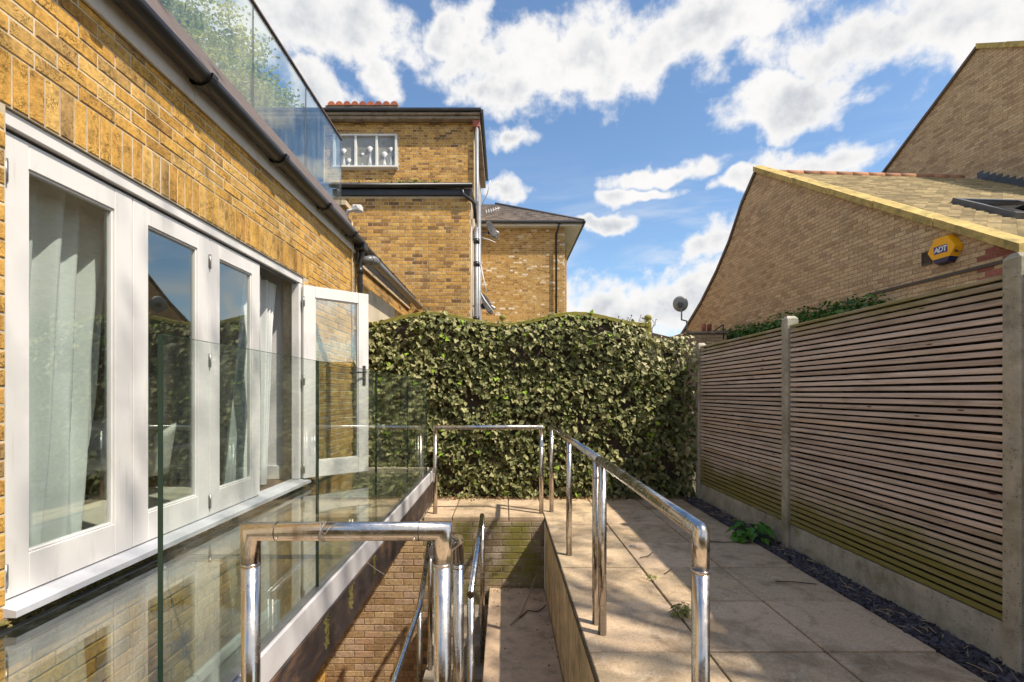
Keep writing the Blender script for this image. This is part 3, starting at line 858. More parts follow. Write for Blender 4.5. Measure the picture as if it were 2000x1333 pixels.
# the last leaf stands open, hinged at the far jamb
a = math.radians(43)
leaf((XW - 0.02, DO1 - 0.012, 0.552), (math.cos(a), math.sin(a), 0), 0.72, 0.12, 0.12, [(0.0, 0.05), (0.0, 0.95), (0.0, 1.75)], True)

# room behind the doors
def sheet(name, mat, parent, pts):
    return MB().add(pts, [(0, 1, 2, 3)]).build(name, mat, parent)
X0, X1, Y0, Y1, Z0, Z1 = -6.0, XW - 0.225, 1.2, 5.14, 0.53, 2.80
MB().box(X0, XW - 0.125, Y0, Y1, Z0 - 0.06, Z0).build('room_floor', 'room_floor', hs)
MB().box(X0, X1, Y0, Y1, Z1, Z1 + 0.05).build('room_ceiling', 'room', hs)
MB().box(X0 - 0.05, X0, Y0, Y1, Z0, Z1).build('room_wall', 'room_shaded', hs)
MB().box(X0, X1, Y0 - 0.05, Y0, Z0, Z1).build('room_wall', 'room_shaded', hs)
MB().box(X0, X1, Y1, Y1 + 0.05, Z0, Z1).build('room_wall', 'room', hs)
cb('skirting', 'upvc', hs, X0, X1 - 0.01, Y1 - 0.022, Y1 - 0.002, Z0 + 0.001, Z0 + 0.14, 0.003)

def curtain(name, label, fn, y_n=60, z_n=26, mat='curtain'):
    """fn(s, h) -> x, y for s across the curtain and h from foot to head"""
    vs = []; fs = []
    za, zb = Z0 + 0.02, 2.50
    for j in range(z_n + 1):
        h = j / z_n
        for i in range(y_n + 1):
            x, y = fn(i / y_n, h)
            vs.append((x, y, za + (zb - za) * h))
    for j in range(z_n):
        for i in range(y_n):
            k = j * (y_n + 1) + i
            fs.append((k, k + 1, k + y_n + 2, k + y_n + 1))
    o = MB().add(vs, fs, True).build(name, mat)
    return tag(o, label, 'curtain', 'curtains inside the folding doors')
def c1(s, h):
    r_ = 2.66 + 0.22 * h ** 0.9 + 0.012 * math.sin(7 * h)
    return XW - 0.22 - 0.030 * math.sin(s * 33 + 1.5 * h) - 0.018 * math.sin(s * 14 + 5 * h) - 0.02 * (1 - h) * math.sin(s * 51 + 9 * h), 2.18 + (r_ - 2.18) * (s ** (1 + 0.25 * (1 - h)))
curtain('curtain', 'pale curtain gathered behind the nearest glass door leaf', c1, 90, 40)
def c2(s, h):
    e = 4.60; wdt = 0.16 + 0.42 * (1 - h) ** 0.9
    return XW - 0.23 - 0.026 * math.sin(s * 25 + 2 * h) - 0.012 * math.sin(s * 47 - 4 * h), e - wdt * (1 - s)
curtain('curtain', 'pale curtain slanting behind the third door leaf, beside the open doorway', c2, 70, 36)
def c3(s, h):
    return XW - 0.25 - 0.03 * math.sin(s * 22 + h) - 0.01 * math.sin(s * 41 - 3 * h), 4.70 + (0.06 + 0.20 * h ** 1.4) * s
curtain('curtain', 'white curtain hanging in the open doorway', c3, 50, 36)
ch = thing('tub_chair', (-3.2, 4.2, Z0), 'white curved tub chair seen dimly through the second door leaf', 'chair')
mb = MB(); vs = []; fs = []
nA, nH = 24, 6
for j in range(nH + 1):
    for i in range(nA + 1):
        an = math.radians(-20 + 250 * i / nA); hh = j / nH
        top = 0.34 + 0.16 * math.sin(math.pi * i / nA)
        r = 0.30 + 0.06 * hh
        vs.append((-3.2 + r * math.cos(an), 4.2 + r * math.sin(an), Z0 + 0.2 + top * hh))
for j in range(nH):
    for i in range(nA):
        k = j * (nA + 1) + i
        fs.append((k, k + 1, k + nA + 2, k + nA + 1))
o = mb.add(vs, fs, True).build('shell', 'chair', ch)
md = o.modifiers.new('thickness', 'SOLIDIFY'); md.thickness = 0.03
MB().tube([(-3.2, 4.2, Z0 + 0.28), (-3.2, 4.2, Z0 + 0.40)], 0.29, 24).build('seat', 'chair', ch)
for q in range(4):
    an = math.pi / 4 + q * math.pi / 2
    tb('leg', 'handle', ch, [(-3.2 + .18 * math.cos(an), 4.2 + .18 * math.sin(an), Z0 + 0.27), (-3.2 + .26 * math.cos(an), 4.2 + .26 * math.sin(an), Z0 + 0.002)], 0.012, 8)
rg = MB().cbox(-3.6, -2.45, 2.3, 4.6, Z0 + 0.002, Z0 + 0.022, 0.006).build('rug', 'rug'); tag(rg, 'cream rug on the floor just inside the folding doors', 'rug')

# downpipe, conduit at the far corner
dp = tb('downpipe', 'black', hs, [(XW + 0.10, 6.78, 3.42), (XW + 0.10, 6.79, 3.30), (XW + 0.075, 6.80, 3.20), (XW + 0.075, 6.80, -0.05)], 0.036, 14)
MB().tube([(XW + 0.075, 6.80, 3.05), (XW + 0.075, 6.80, 3.14)], 0.044, 14).build('collar', 'black', dp)
MB().cbox(XW + 0.02, XW + 0.17, 6.70, 6.86, 3.36, 3.48, 0.012).build('hopper', 'black', dp)
tb('conduit', 'cream', hs, [(XW + 0.02, 6.62, 3.70), (XW + 0.03, 6.63, 3.55), (XW + 0.012, 6.64, 3.36), (XW + 0.012, 6.64, 1.9)], 0.010, 8)
# end of the parapet above the far corner
MB().cbox(-2.42, -2.20, 6.80, 7.02, -0.05, 3.98, 0.004).build('chimney_pier', 'brick_stock', hs)
MB().prism([(-2.46, 6.76, 3.985), (-2.16, 6.76, 3.985), (-2.16, 6.76, 4.05), (-2.46, 6.76, 4.05)], (0, 0.30, 0)).build('pier_cap', 'cream', hs)
# white security lamp on a bracket
sc = thing('security_camera', (-2.12, 6.72, 3.86), 'small white security camera on a bracket at the far roof corner of the house', 'camera')
tb('bracket', 'upvc', sc, [(-2.13, 6.74, 3.62), (-2.13, 6.72, 3.84), (-2.10, 6.70, 3.88), (-2.02, 6.68, 3.88)], 0.022, 10)
MB().cbox(-2.03, -1.90, 6.60, 6.70, 3.84, 3.93, 0.015).build('housing', 'upvc', sc)
tb('lens_hood', 'upvc', sc, [(-1.96, 6.60, 3.88), (-1.96, 6.54, 3.865)], 0.03, 12)

# ------------------------------------------------------------------ glass floor over the basement and its beam
gf = thing('glass_floor', (-1.5, 3.5, ZG), 'walk-on glass floor strip between the folding doors and the glass balustrade', 'glass floor')
ys = [0.55, 2.95, 4.55, 6.15]
for a, b in zip(ys[:-1], ys[1:]):
    MB().box(XW + 0.065, -0.935, a + 0.004, b - 0.004, ZG - 0.022, ZG).build('pane', 'glass_floor', gf)
for y in ys[1:-1]:
    MB().box(XW + 0.065, -0.935, y - 0.0035, y + 0.0035, ZG - 0.025, ZG - 0.001).build('joint_seal', 'rubber', gf)
MB().cbox(XW + 0.022, XW + 0.064, 0.5, 6.2, ZG - 0.08, ZG + 0.004, 0.003).build('wall_seal', 'rubber', gf)
MB().cbox(XW + 0.03, -0.94, 6.153, 6.23, 0.0, ZG + 0.03, 0.004).build('end_kerb', 'step', gf)
MB().box(XW + 0.03, -0.94, 5.77, 6.15, -0.05, 0.02).build('end_ledge', 'step', gf)
bm_ = thing('edge_beam', (-0.9, 3.4, 0.3), 'white faced edge beam with a rusty dark lower flange carrying the glass balustrade', 'beam')
cb('white_face', 'beam_white', bm_, -0.932, -0.872, 0.5, 6.24, 0.346, 0.475, 0.004)
cb('steel_channel', 'steel_beam', bm_, -0.928, -0.866, 0.5, 6.24, 0.12, 0.345, 0.004)
cb('rust_edge', 'steel_beam', bm_, -0.870, -0.862, 0.5, 6.24, 0.332, 0.350, 0.002)
cb('glazing_channel', 'hinge', bm_, -0.922, -0.884, 0.5, 6.24, 0.476, 0.486, 0.002)
mb = MB()
for (yy, h) in ((2.42, 0.10), (2.80, 0.09), (3.30, 0.08)):
    for _ in range(110):
        y = yy + R.gauss(0, 0.018); z = 0.34 - R.random() ** 1.5 * h * 1.6; s_ = R.uniform(.002, .006)
        mb.add([(-0.862 + s_ * .5, y, z), (-0.866, y - s_, z - s_), (-0.866, y + s_, z - s_), (-0.866, y, z + s_ * 1.8)], [(0, 1, 2), (0, 2, 3), (0, 3, 1)])
tag(mb.build('moss_drips', 'moss', bm_), kind='stuff')

# lower glass balustrade
gb = thing('glass_balustrade', (-0.902, 3.9, 0.48), 'frameless clear glass balustrade standing on the white edge beam', 'balustrade')
gy = [1.30, 2.395, 3.49, 4.62, 5.75]
def pane_x(parent, x, y0, y1, z0, z1, th, mat, rnd_first=False):
    p = MB().box(x - th / 2, x + th / 2, y0, y1, z0, z1).build('pane', mat, parent)
    e = 0.0008
    MB().box(x - th / 2 + e, x + th / 2 - e, y0 - 0.0012, y0 + 0.0005, z0, z1).build('pane_edge', 'glass_edge', p)
    MB().box(x - th / 2 + e, x + th / 2 - e, y1 - 0.0005, y1 + 0.0012, z0, z1).build('pane_edge', 'glass_edge', p)
    MB().box(x - th / 2 + 0.004, x + th / 2 - 0.004, y0, y1, z1 - 0.0005, z1 + 0.0008).build('pane_edge', 'glass_edge', p)
    return p
for i in range(4):
    pane_x(gb, -0.902, gy[i] + 0.003, gy[i + 1] - 0.003, 0.48, 1.575, 0.015, 'glass_rail')
# roof terrace balustrade
tbz = thing('glass_balustrade', (-2.205, 4, 3.88), 'roof terrace glass balustrade with a slim grey top rail above the gutter', 'balustrade')
ty = [-0.25, 0.90, 2.05, 3.20, 4.36, 5.52, 6.70]
for i in range(6):
    p = MB().box(-2.212, -2.198, ty[i] + 0.004, ty[i + 1] - 0.004, 3.84, 4.83).build('pane', 'glass_terrace', tbz)
    MB().box(-2.2115, -2.1985, ty[i + 1] - 0.0045, ty[i + 1] - 0.002, 3.84, 4.83).build('pane_edge', 'lead', p)
cb('top_rail', 'roof_edge', tbz, -2.225, -2.185, -0.3, 6.72, 4.83, 4.855, 0.004)
cb('base_channel', 'roof_edge', tbz, -2.225, -2.185, -0.3, 6.72, 3.80, 3.845, 0.004)
#@@PART3
# ================================================================== STEEL RAILINGS
RT = 0.0255
def post(parent, x, y, z0, z1, r=RT, flange=False):
    o = tb('post', 'chrome', parent, [(x, y, z0), (x, y, z1)], r, 20)
    if flange:
        MB().tube([(x, y, z0 + 0.0005), (x, y, z0 + 0.008)], r * 1.9, 20).build('base_flange', 'chrome', o)
    return o
def collar(parent, a, b, r=RT):
    return MB().tube([a, b], r * 1.06, 20).build('collar', 'chrome', parent)
GR = 'polished steel railings round the stairwell'
# near guard rail across the head of the well
r1 = thing('steel_railing', (-0.455, 1.43, 0), 'nearest polished steel guard rail, tied with thin wire, in front of the stairwell', 'railing', GR)
zt = 1.022
hr = tb('handrail', 'chrome', r1, [(-0.73, 1.43, 0.93), (-0.73, 1.43, zt), (-0.178, 1.43, zt), (-0.178, 1.43, 0.93)], RT * 1.05, 24)
for (x,) in ((-0.73,), (-0.178,)):
    post(r1, x, 1.43, 0.0, 0.931)
    collar(r1, (x, 1.43, 0.925), (x, 1.43, 0.932))
for x in (-0.655, -0.245):
    MB().tube([(x, 1.43, zt), (x + 0.0025, 1.43, zt)], RT * 1.075, 24).build('joint', 'handle', hr)
for x in (-0.645, -0.255):
    MB().tube([(x, 1.43 - RT * 0.9, zt - 0.012), (x, 1.43 - RT * 1.2, zt - 0.014)], 0.004, 10).build('rivet', 'chrome', hr)
wr = MB()
for k in range(3):
    x0 = -0.523 + 0.004 * k
    wr.tube([(x0 + 0.004 * math.sin(3 * q + k), 1.43 + (RT * 1.13) * math.cos(q), zt + (RT * 1.13) * math.sin(q)) for q in [2 * math.pi * i / 14 for i in range(15)]], 0.0009, 5)
wr.tube([(-0.52, 1.402, zt + 0.01), (-0.505, 1.400, zt + 0.0), (-0.49, 1.402, zt + 0.022)], 0.0009, 5)
wr.tube([(-0.52, 1.402, zt - 0.02), (-0.44, 1.41, zt - 0.045), (-0.36, 1.40, zt - 0.10), (-0.31, 1.40, zt - 0.13), (-0.27, 1.41, zt - 0.17), (-0.24, 1.42, zt - 0.20)], 0.0004, 5)
tag(wr.build('wire', 'wire'), 'thin pale wire wound round the middle of the nearest guard rail', 'wire')
# railing along the right side of the well, in two lengths
r2 = thing('steel_railing', (0.575, 2.2, 0), 'near length of the steel railing along the patio edge with a rounded corner post', 'railing', GR)
hr = tb('handrail', 'chrome', r2, [(0.575, 1.455, 0.90), (0.575, 1.455, 1.010), (0.575, 1.461, 1.016), (0.575, 2.98, 1.016)], RT, 24)
post(r2, 0.575, 1.455, 0.0, 0.901); collar(r2, (0.575, 1.455, 0.896), (0.575, 1.455, 0.904))
post(r2, 0.578, 2.93, 0.0, 0.995)
r3 = thing('steel_railing', (0.565, 4.5, 0), 'far length of the steel railing along the patio edge, running towards the hedge', 'railing', GR)
tb('handrail', 'chrome', r3, [(0.572, 2.99, 1.016), (0.565, 5.94, 1.016), (0.565, 5.94, 0.90)], RT, 20)
for (x, y) in ((0.567, 3.06), (0.567, 4.35), (0.565, 5.94)):
    post(r3, x, y, 0.0, 1.0)
    collar(r3, (x, y, 0.90), (x, y, 0.907))
# rail across the far end
r4 = thing('steel_railing', (-0.19, 5.86, 0), 'far steel guard rail across the back of the stairwell in front of the ivy', 'railing', GR)
tb('handrail', 'chrome', r4, [(-0.815, 5.86, 0.92), (-0.815, 5.86, 1.016), (0.437, 5.86, 1.016), (0.437, 5.86, 0.92)], RT, 20)
for x in (-0.815, 0.437):
    post(r4, x, 5.86, 0.0, 0.93); collar(r4, (x, 5.86, 0.918), (x, 5.86, 0.925))
# handrails down in the stairwell
r5 = thing('stair_handrail', (-0.22, 4.2, -0.81), 'steel handrail along the open edge of the stair landing', 'handrail', GR)
tb('handrail', 'chrome', r5, [(-0.228, 3.35, 0.06), (-0.228, 5.10, 0.16), (-0.228, 5.16, 0.14)], RT, 18)
post(r5, -0.228, 5.14, -1.36, 0.14, RT * 0.95); post(r5, -0.228, 3.38, -2.50, 0.05, RT * 1.0)
r6 = thing('stair_handrail', (-0.21, 1.9, -0.2), 'short steel handrail at the top of the upper steps behind the near guard rail', 'handrail', GR)
tb('handrail', 'chrome', r6, [(-0.205, 1.50, 0.94), (-0.215, 2.30, 0.74), (-0.215, 2.33, 0.62)], RT, 18)
post(r6, -0.215, 2.33, -0.81, 0.64); collar(r6, (-0.215, 2.33, 0.60), (-0.215, 2.33, 0.607))
r7 = thing('stair_handrail', (-0.75, 4.3, -1.6), 'bent steel handrail on the left of the lower steps', 'handrail', GR)
tb('handrail', 'chrome', r7, [(-0.75, 5.05, -0.02), (-0.75, 4.41, -0.47), (-0.75, 3.0, -0.56), (-0.75, 2.2, -0.95)], RT * 0.95, 18)
post(r7, -0.75, 4.39, -2.2, -0.47, RT * 0.95); post(r7, -0.75, 5.03, -1.5, -0.03, RT * 0.95)

# ================================================================== SLATTED FENCE ON THE RIGHT
XF = 2.61
GP = 'concrete posts of the slatted fence'
def cpost(y0, label, top):
    t = thing('fence_post', (XF + 0.05, y0 + 0.05, 0), label, 'fence post', GP)
    MB().cbox(XF - 0.025, XF + 0.085, y0, y0 + 0.095, -0.06, top - 0.02, 0.008).build('shaft', 'post', t)
    # weathered cap
    v0, v1 = (XF - 0.025, y0), (XF + 0.085, y0 + 0.095)
    z = top - 0.021
    MB().add([(v0[0] + .006, v0[1] + .006, z), (v1[0] - .006, v0[1] + .006, z), (v1[0] - .006, v1[1] - .006, z), (v0[0] + .006, v1[1] - .006, z),
              (v0[0] + .02, v0[1] + .03, top), (v1[0] - .02, v0[1] + .03, top), (v1[0] - .02, v1[1] - .03, top), (v0[0] + .02, v1[1] - .03, top)],
             [(0, 1, 5, 4), (1, 2, 6, 5), (2, 3, 7, 6), (3, 0, 4, 7), (4, 5, 6, 7)]).build('cap', 'post', t)
    return t
cpost(2.49, 'nearest concrete fence post at the right edge of the picture', 2.135)
cpost(4.545, 'middle concrete post between the two slatted fence panels', 2.13)
cpost(6.62, 'farthest concrete fence post beside the ivy hedge', 2.09)
def panel(y0, y1, label):
    t = thing('slatted_fence', (XF, (y0 + y1) / 2, 0.15), label, 'fence', 'slatted timber fence panels')
    gbd = MB().cbox(XF + 0.004, XF + 0.080, y0, y1, -0.05, 0.218, 0.006).build('gravel_board', 'gravel_board', t)
    n = 40
    pitch = (2.015 - 0.225) / n
    for k in range(n):
        z = 0.228 + pitch * k
        M = Matrix.Translation((0, 0, R.uniform(-.002, .002))) @ Matrix.Translation((0, (y0 + y1) / 2, z)) @ Matrix.Rotation(R.uniform(-.0012, .0012), 4, 'X') @ Matrix.Translation((0, -(y0 + y1) / 2, -z))
        MB().cbox(XF + R.uniform(-.002, .002), XF + 0.019, y0 + 0.004, y1 - 0.004, z, z + pitch * R.uniform(.65, .71), 0.003).build('slat', 'slats', t, M)
    for k in range(0, n):
        z = 0.221 + pitch * k
        MB().cbox(XF + 0.060, XF + 0.078, y0 + 0.004, y1 - 0.004, z, z + pitch * 0.99, 0.003).build('gap_shade_slat', 'batten', t)  # closed boards added behind the gaps, coloured near black as painted shade
    for q in (0.04, 0.36, 0.67, 0.96):
        y = y0 + (y1 - y0) * q
        MB().box(XF + 0.022, XF + 0.058, y - 0.022, y + 0.022, 0.22, 2.014).build('batten', 'batten', t)
    for k in range(8):
        z = 0.28 + k * 0.225
    cb('top_rail', 'slats', t, XF - 0.006, XF + 0.082, y0 + 0.004, y1 - 0.004, 2.016, 2.038, 0.003)
panel(0.62, 2.485, 'slatted timber fence panel nearest the camera, beyond the right edge')
panel(2.59, 4.54, 'wide slatted timber fence panel between the nearest and the middle concrete posts')
panel(4.645, 6.615, 'far slatted timber fence panel between the middle post and the ivy hedge')

# ================================================================== IVY COVERED WAVY FENCE AT THE END
YH = 6.86
def wave(u):                    # height of the hump across one panel, u in 0..1
    return 2.365 + 0.155 * (0.5 - 0.5 * math.cos(2 * math.pi * u))
PAN = ((-2.01, -0.02), (-0.02, 1.985))
def topz(x):
    for a, b in PAN:
        if a <= x <= b: return wave((x - a) / (b - a))
    return 2.22
for (a, b), lb in zip(PAN, ('left wavy topped timber fence panel behind the ivy, below the tall brick house', 'right wavy topped timber fence panel behind the ivy, below the hipped roof house')):
    t = thing('wavy_fence', ((a + b) / 2, YH, 0), lb, 'fence panel', 'wavy topped fence panels')
    n = 14
    for k in range(n):
        x0 = a + (b - a) * k / n; x1 = a + (b - a) * (k + 1) / n
        za, zb = topz(x0 + 1e-4) - 0.02, topz(x1 - 1e-4) - 0.02
        MB().prism([(x0 + .002, YH, 0), (x1 - .002, YH, 0), (x1 - .002, YH, zb), (x0 + .002, YH, za)], (0, 0.02, 0)).build('board', 'panel_wood', t)
    mb = MB(); n = 40; vs = []; fs = []
    for k in range(n + 1):
        x = a + (b - a) * k / n; z = topz(min(max(x, a + 1e-4), b - 1e-4))
        j = 0.004 * math.sin(k * 2.3) 
        for (yy, zz) in ((-0.06, -0.034 + j), (-0.06, 0.012), (-0.03, 0.020 + j), (0.06, 0.012), (0.06, -0.034)):
            vs.append((x, YH + yy, z + zz))
    for k in range(n):
        for q in range(5):
            i0 = k * 5 + q; i1 = k * 5 + (q + 1) % 5
            fs.append((i0, i1, i1 + 5, i0 + 5))
    fix_normals(mb.add(vs, fs, False).build('curved_top_rail', 'moss_wood', t))
t = MB().box(1.99, 2.60, YH, YH + 0.03, 0, 2.20).build('flat_fence', 'panel_wood')
tag(t, 'short flat topped timber panel behind the ivy beside the far concrete post', 'fence panel')
for x, lb in ((-0.02, 'mossy ball topped timber post between the two wavy fence panels'), (1.985, 'ball topped timber post at the right end of the wavy fence, wrapped in pale ivy')):
    t = thing('finial_post', (x, YH, 0), lb, 'fence post', 'timber posts of the wavy fence')
    MB().cbox(x - 0.04, x + 0.04, YH - 0.035, YH + 0.055, 0, 2.39, 0.006).build('shaft', 'moss_wood', t)
    mb = MB()
    mb.tube([(x, YH + .01, 2.39), (x, YH + .01, 2.405), (x, YH + .01, 2.42), (x, YH + .01, 2.44), (x, YH + .01, 2.465), (x, YH + .01, 2.49), (x, YH + .01, 2.505)], [0.045, 0.045, 0.025, 0.042, 0.05, 0.04, 0.012], 14)
    mb.build('ball', 'moss_wood', t)

def leaf_shape(kind):
    if kind == 0:    # ivy: three soft lobes, folded along the midrib
        o = [(0, 0, 0), (-.30, .12, .06), (-.46, .40, .10), (-.26, .58, .05), (0, 1.0, -.08), (.26, .58, .05), (.46, .40, .10), (.30, .12, .06)]
        return o, [(0, 4, 3, 2), (0, 2, 1), (0, 7, 6), (0, 6, 5, 4)]
    if kind == 1:    # plain oval
        o = [(0, 0, 0), (-.28, .30, .07), (-.30, .60, .05), (0, 1.0, -.10), (.30, .60, .05), (.28, .30, .07)]
        return o, [(0, 3, 2, 1), (0, 5, 4, 3)]
    o = [(0, 0, 0), (-.16, .35, .05), (0, 1, -.12), (.16, .35, .05)]
    return o, [(0, 2, 1), (0, 3, 2)]
def leaf_matrix(p, n, tipdir, size):
    n = n.normalized()
    t = tipdir - n * tipdir.dot(n)
    t = t.normalized() if t.length > 1e-4 else Vector((0, 0, -1))
    x = t.cross(n)
    M = Matrix((x * size, t * size, n * size)).transposed().to_4x4()
    M.translation = p
    return M
def fast_mesh(name, mats, mat):
    """mats: list of (kind, matrix)"""
    mb = MB()
    for k, M in mats:
        o, f = SH[k]
        mb.add([M @ Vector(q) for q in o], f)
    return mb.mesh(name, mat)
SH = {k: leaf_shape(k) for k in (0, 1, 2)}
SH = {k: ([tuple(q) for q in v[0]], v[1]) for k, v in SH.items()}
LEAFME = {}
def leaf_obj(kind, mat, M, parent, name='leaf'):
    key = (kind, mat)
    if key not in LEAFME:
        LEAFME[key] = MB().add(*SH[kind]).mesh(name, mat)
    return mesh_obj(name, LEAFME[key], parent, M)
ivy = thing('ivy_hedge', (0.3, 6.75, 0), 'dense olive green ivy screen covering the wavy fence at the end of the patio', 'hedge')
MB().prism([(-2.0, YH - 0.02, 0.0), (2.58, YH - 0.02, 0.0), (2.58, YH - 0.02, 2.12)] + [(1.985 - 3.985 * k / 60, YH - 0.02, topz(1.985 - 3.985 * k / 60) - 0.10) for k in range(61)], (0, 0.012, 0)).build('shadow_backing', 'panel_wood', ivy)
from mathutils import noise as mn
L = []
tries = 0
while len(L) < 13000:
    x = R.uniform(-2.0, 2.58)
    zt_ = topz(x) - 0.02
    z = 0.02 + (zt_ - 0.02) * R.random()
    bulge = 0.05 + 0.11 * (0.5 + mn.noise(Vector((x * 2.1, z * 2.1, 3.1)))) + 0.05 * (0.5 + mn.noise(Vector((x * 6, z * 6, 9.1))))
    if z > zt_ - 0.10 and x < 1.95: bulge *= max(0.25, (zt_ - z) / 0.10)
    dpt = bulge * R.random() ** 0.55
    if mn.noise(Vector((x * 3.3, z * 3.3, 17.0))) < -0.33 and R.random() < 0.7: continue
    p = Vector((x, YH - 0.035 - dpt, z))
    n = Vector((R.gauss(0.2, .50), -0.70 + R.gauss(0, .25), 0.45 + R.gauss(0, .50)))
    tip = Vector((R.gauss(0, .65), -0.25, -0.8 + R.gauss(0, .55)))
    L.append((dpt, 0 if R.random() < .6 else 1, leaf_matrix(p, n, tip, R.choice((.036, .05, .06, .07, .085, .095)) * R.uniform(.85, 1.1)), x, z))
for _ in range(220):         # stray leaves straggling over the top rail
    x = R.uniform(-2.0, 2.5)
    if mn.noise(Vector((x * 2.5, 0.0, 5.0))) < 0.0: continue
    p = Vector((x, YH - 0.07 + R.uniform(-.03, .05), topz(x) + R.uniform(-.05, .035)))
    L.append((0.1, R.choice((0, 1)), leaf_matrix(p, Vector((R.gauss(0, .6), -0.6, 0.7 + R.gauss(0, .4))), Vector((R.gauss(0, .8), -0.3, R.gauss(-.2, .6))), R.uniform(.035, .07)), x, p.z))
L.sort(key=lambda q: -q[0] - 0.02 * R.random())
pale = [q for q in L if (q[3] > 1.78 and q[4] > 1.75 and R.random() < .75) or (q[3] > 1.5 and q[4] > 2.0 and R.random() < .35)]
ps = set(id(q) for q in pale)
norm = [q for q in L if id(q) not in ps]
norm.sort(key=lambda q: -(q[0] + 2.0 * q[2].to_scale().x + 0.05 * R.random()))
for q in norm[:230]:
    leaf_obj(q[1], 'ivy', q[2], ivy)
pale.sort(key=lambda q: -q[0])
for q in pale[:70]:
    leaf_obj(q[1], 'ivy_pale', q[2], ivy)
tag(mesh_obj('ivy_foliage', fast_mesh('ivy_foliage', [(q[1], q[2]) for q in norm[230:]], 'ivy'), ivy), kind='stuff')
tag(mesh_obj('pale_ivy_foliage', fast_mesh('pale_ivy_foliage', [(q[1], q[2]) for q in pale[70:]], 'ivy_pale'), ivy), kind='stuff')
mb = MB()
for _ in range(26):          # bare stems low down and creeping
    x = R.uniform(-1.9, 2.5); z = R.uniform(0, .3)
    pts = [(x, YH - .06, z)]
    for k in range(5):
        x += R.uniform(-.1, .1); z += R.uniform(.05, .22); pts.append((x, YH - .05 - R.uniform(0, .08), z))
    mb.tube(pts, 0.005, 5)
tag(mb.build('stems', 'twig', ivy), kind='stuff')
# litter at the foot of the hedge
mb = []
for _ in range(900):
    x = R.uniform(-0.9, 2.4); y = 6.72 - abs(R.gauss(0, .07))
    mb.append((R.choice((0, 1)), leaf_matrix(Vector((x, y, 0.006 + R.random() * .02)), Vector((R.gauss(0, .5), R.gauss(0, .5), 1)), Vector((R.gauss(0, 1), R.gauss(0, 1), 0)), R.uniform(.015, .04))))
MT['litter'] = m_leaf('fallen_leaf', [(0, (0.16, 0.09, 0.04)), (.6, (.28, .17, .08)), (1, (.20, .18, .06))], .8, .1)
tag(mesh_obj('leaf_litter', fast_mesh('leaf_litter', mb, 'litter')), 'fallen brown leaves at the foot of the ivy hedge', 'leaf litter', kind='stuff')
# thin bare shoots above the hedge by the ball post
t = thing('climbing_shoots', (1.8, 6.95, 2.2), 'thin reddish shoots poking up above the hedge beside the right ball post', 'plant')
mb = MB(); lv = []
for _ in range(12):
    x = 1.60 + R.random() * .5; y = 6.98; z = 2.2
    pts = [(x, y, z)]
    for k in range(4):
        x += R.uniform(-.05, .05); z += R.uniform(.05, .085); pts.append((x, y + R.uniform(-.02, .02), z))
        lv.append((1, leaf_matrix(Vector(pts[-1]), Vector((R.gauss(0, 1), -1, R.gauss(0, 1))), Vector((R.gauss(0, 1), 0, R.gauss(.3, .7))), R.uniform(.02, .04))))
    mb.tube(pts, 0.0035, 4)
tag(mb.build('stems', 'twig', t), kind='stuff')
mesh_obj('leaves', fast_mesh('leaves', lv, 'litter'), t)
#@@PART4
# ================================================================== LOW RANGE BEYOND THE HOUSE
e = thing('brick_extension', (-3.2, 8.7, 0), 'low brick range with a grey gutter pipe running on beyond the golden brick house', 'house')
XE = -2.06
ew = MB().box(XE - 0.2, XE - 0.0045, 6.82, 10.68, -0.05, 3.25).build('wall', 'mortar', e)
lay_bricks(ew, (XE - 0.012, 0, 0), (0, 1, 0), courses(6.88, 10.68, 1.95, 3.22, openings=((7.55, 9.35, 1.9, 3.02),)), 'brick_stock', 0.012, 0.003, 120, minpx=8)
cb('bargeboard', 'cream', e, XE + 0.003, XE + 0.035, 6.90, 10.66, 3.215, 3.275, 0.004)
cb('fascia_board', 'old_board', e, XE + 0.003, XE + 0.03, 6.90, 10.66, 3.28, 3.42, 0.004)
gutter(e, XE + 0.10, 3.47, 6.86, 10.66, 0.06, 'black', brackets=(7.6, 8.5, 9.5))
pp = tb('gutter_pipe', 'grey_pipe', e, [(XE + 0.10, 6.83, 3.23), (XE + 0.20, 6.86, 3.26), (XE + 0.235, 6.95, 3.27), (XE + 0.235, 10.66, 3.27)], 0.058, 18)
MB().tube([(XE + 0.20, 6.86, 3.26), (XE + 0.235, 6.95, 3.27), (XE + 0.235, 7.06, 3.27)], 0.066, 18).build('elbow', 'grey_pipe', pp)
fix_normals(MB().prism([(XE + 0.12, 6.88, 3.50), (-3.9, 6.88, 3.95), (-3.9, 6.88, 3.85), (XE + 0.12, 6.88, 3.47)], (0, 3.78, 0)).build('roof', 'slate_roof', e))
wn = cb('window', 'upvc', e, XE - 0.09, XE - 0.03, 7.56, 9.34, 2.93, 3.01, 0.004)
for y in (7.56, 8.12, 8.70, 9.27):
    cb('mullion', 'upvc', wn, XE - 0.088, XE - 0.032, y, y + 0.07, 2.0, 2.929, 0.004)
for y0, y1 in ((7.63, 8.12), (8.19, 8.70), (8.77, 9.27)):
    MB().box(XE - 0.065, XE - 0.058, y0, y1, 2.0, 2.928).build('pane', 'glass_window', wn)
MB().box(XE - 0.19, XE - 0.13, 7.56, 9.34, 1.9, 3.0).build('blind', 'room', wn)

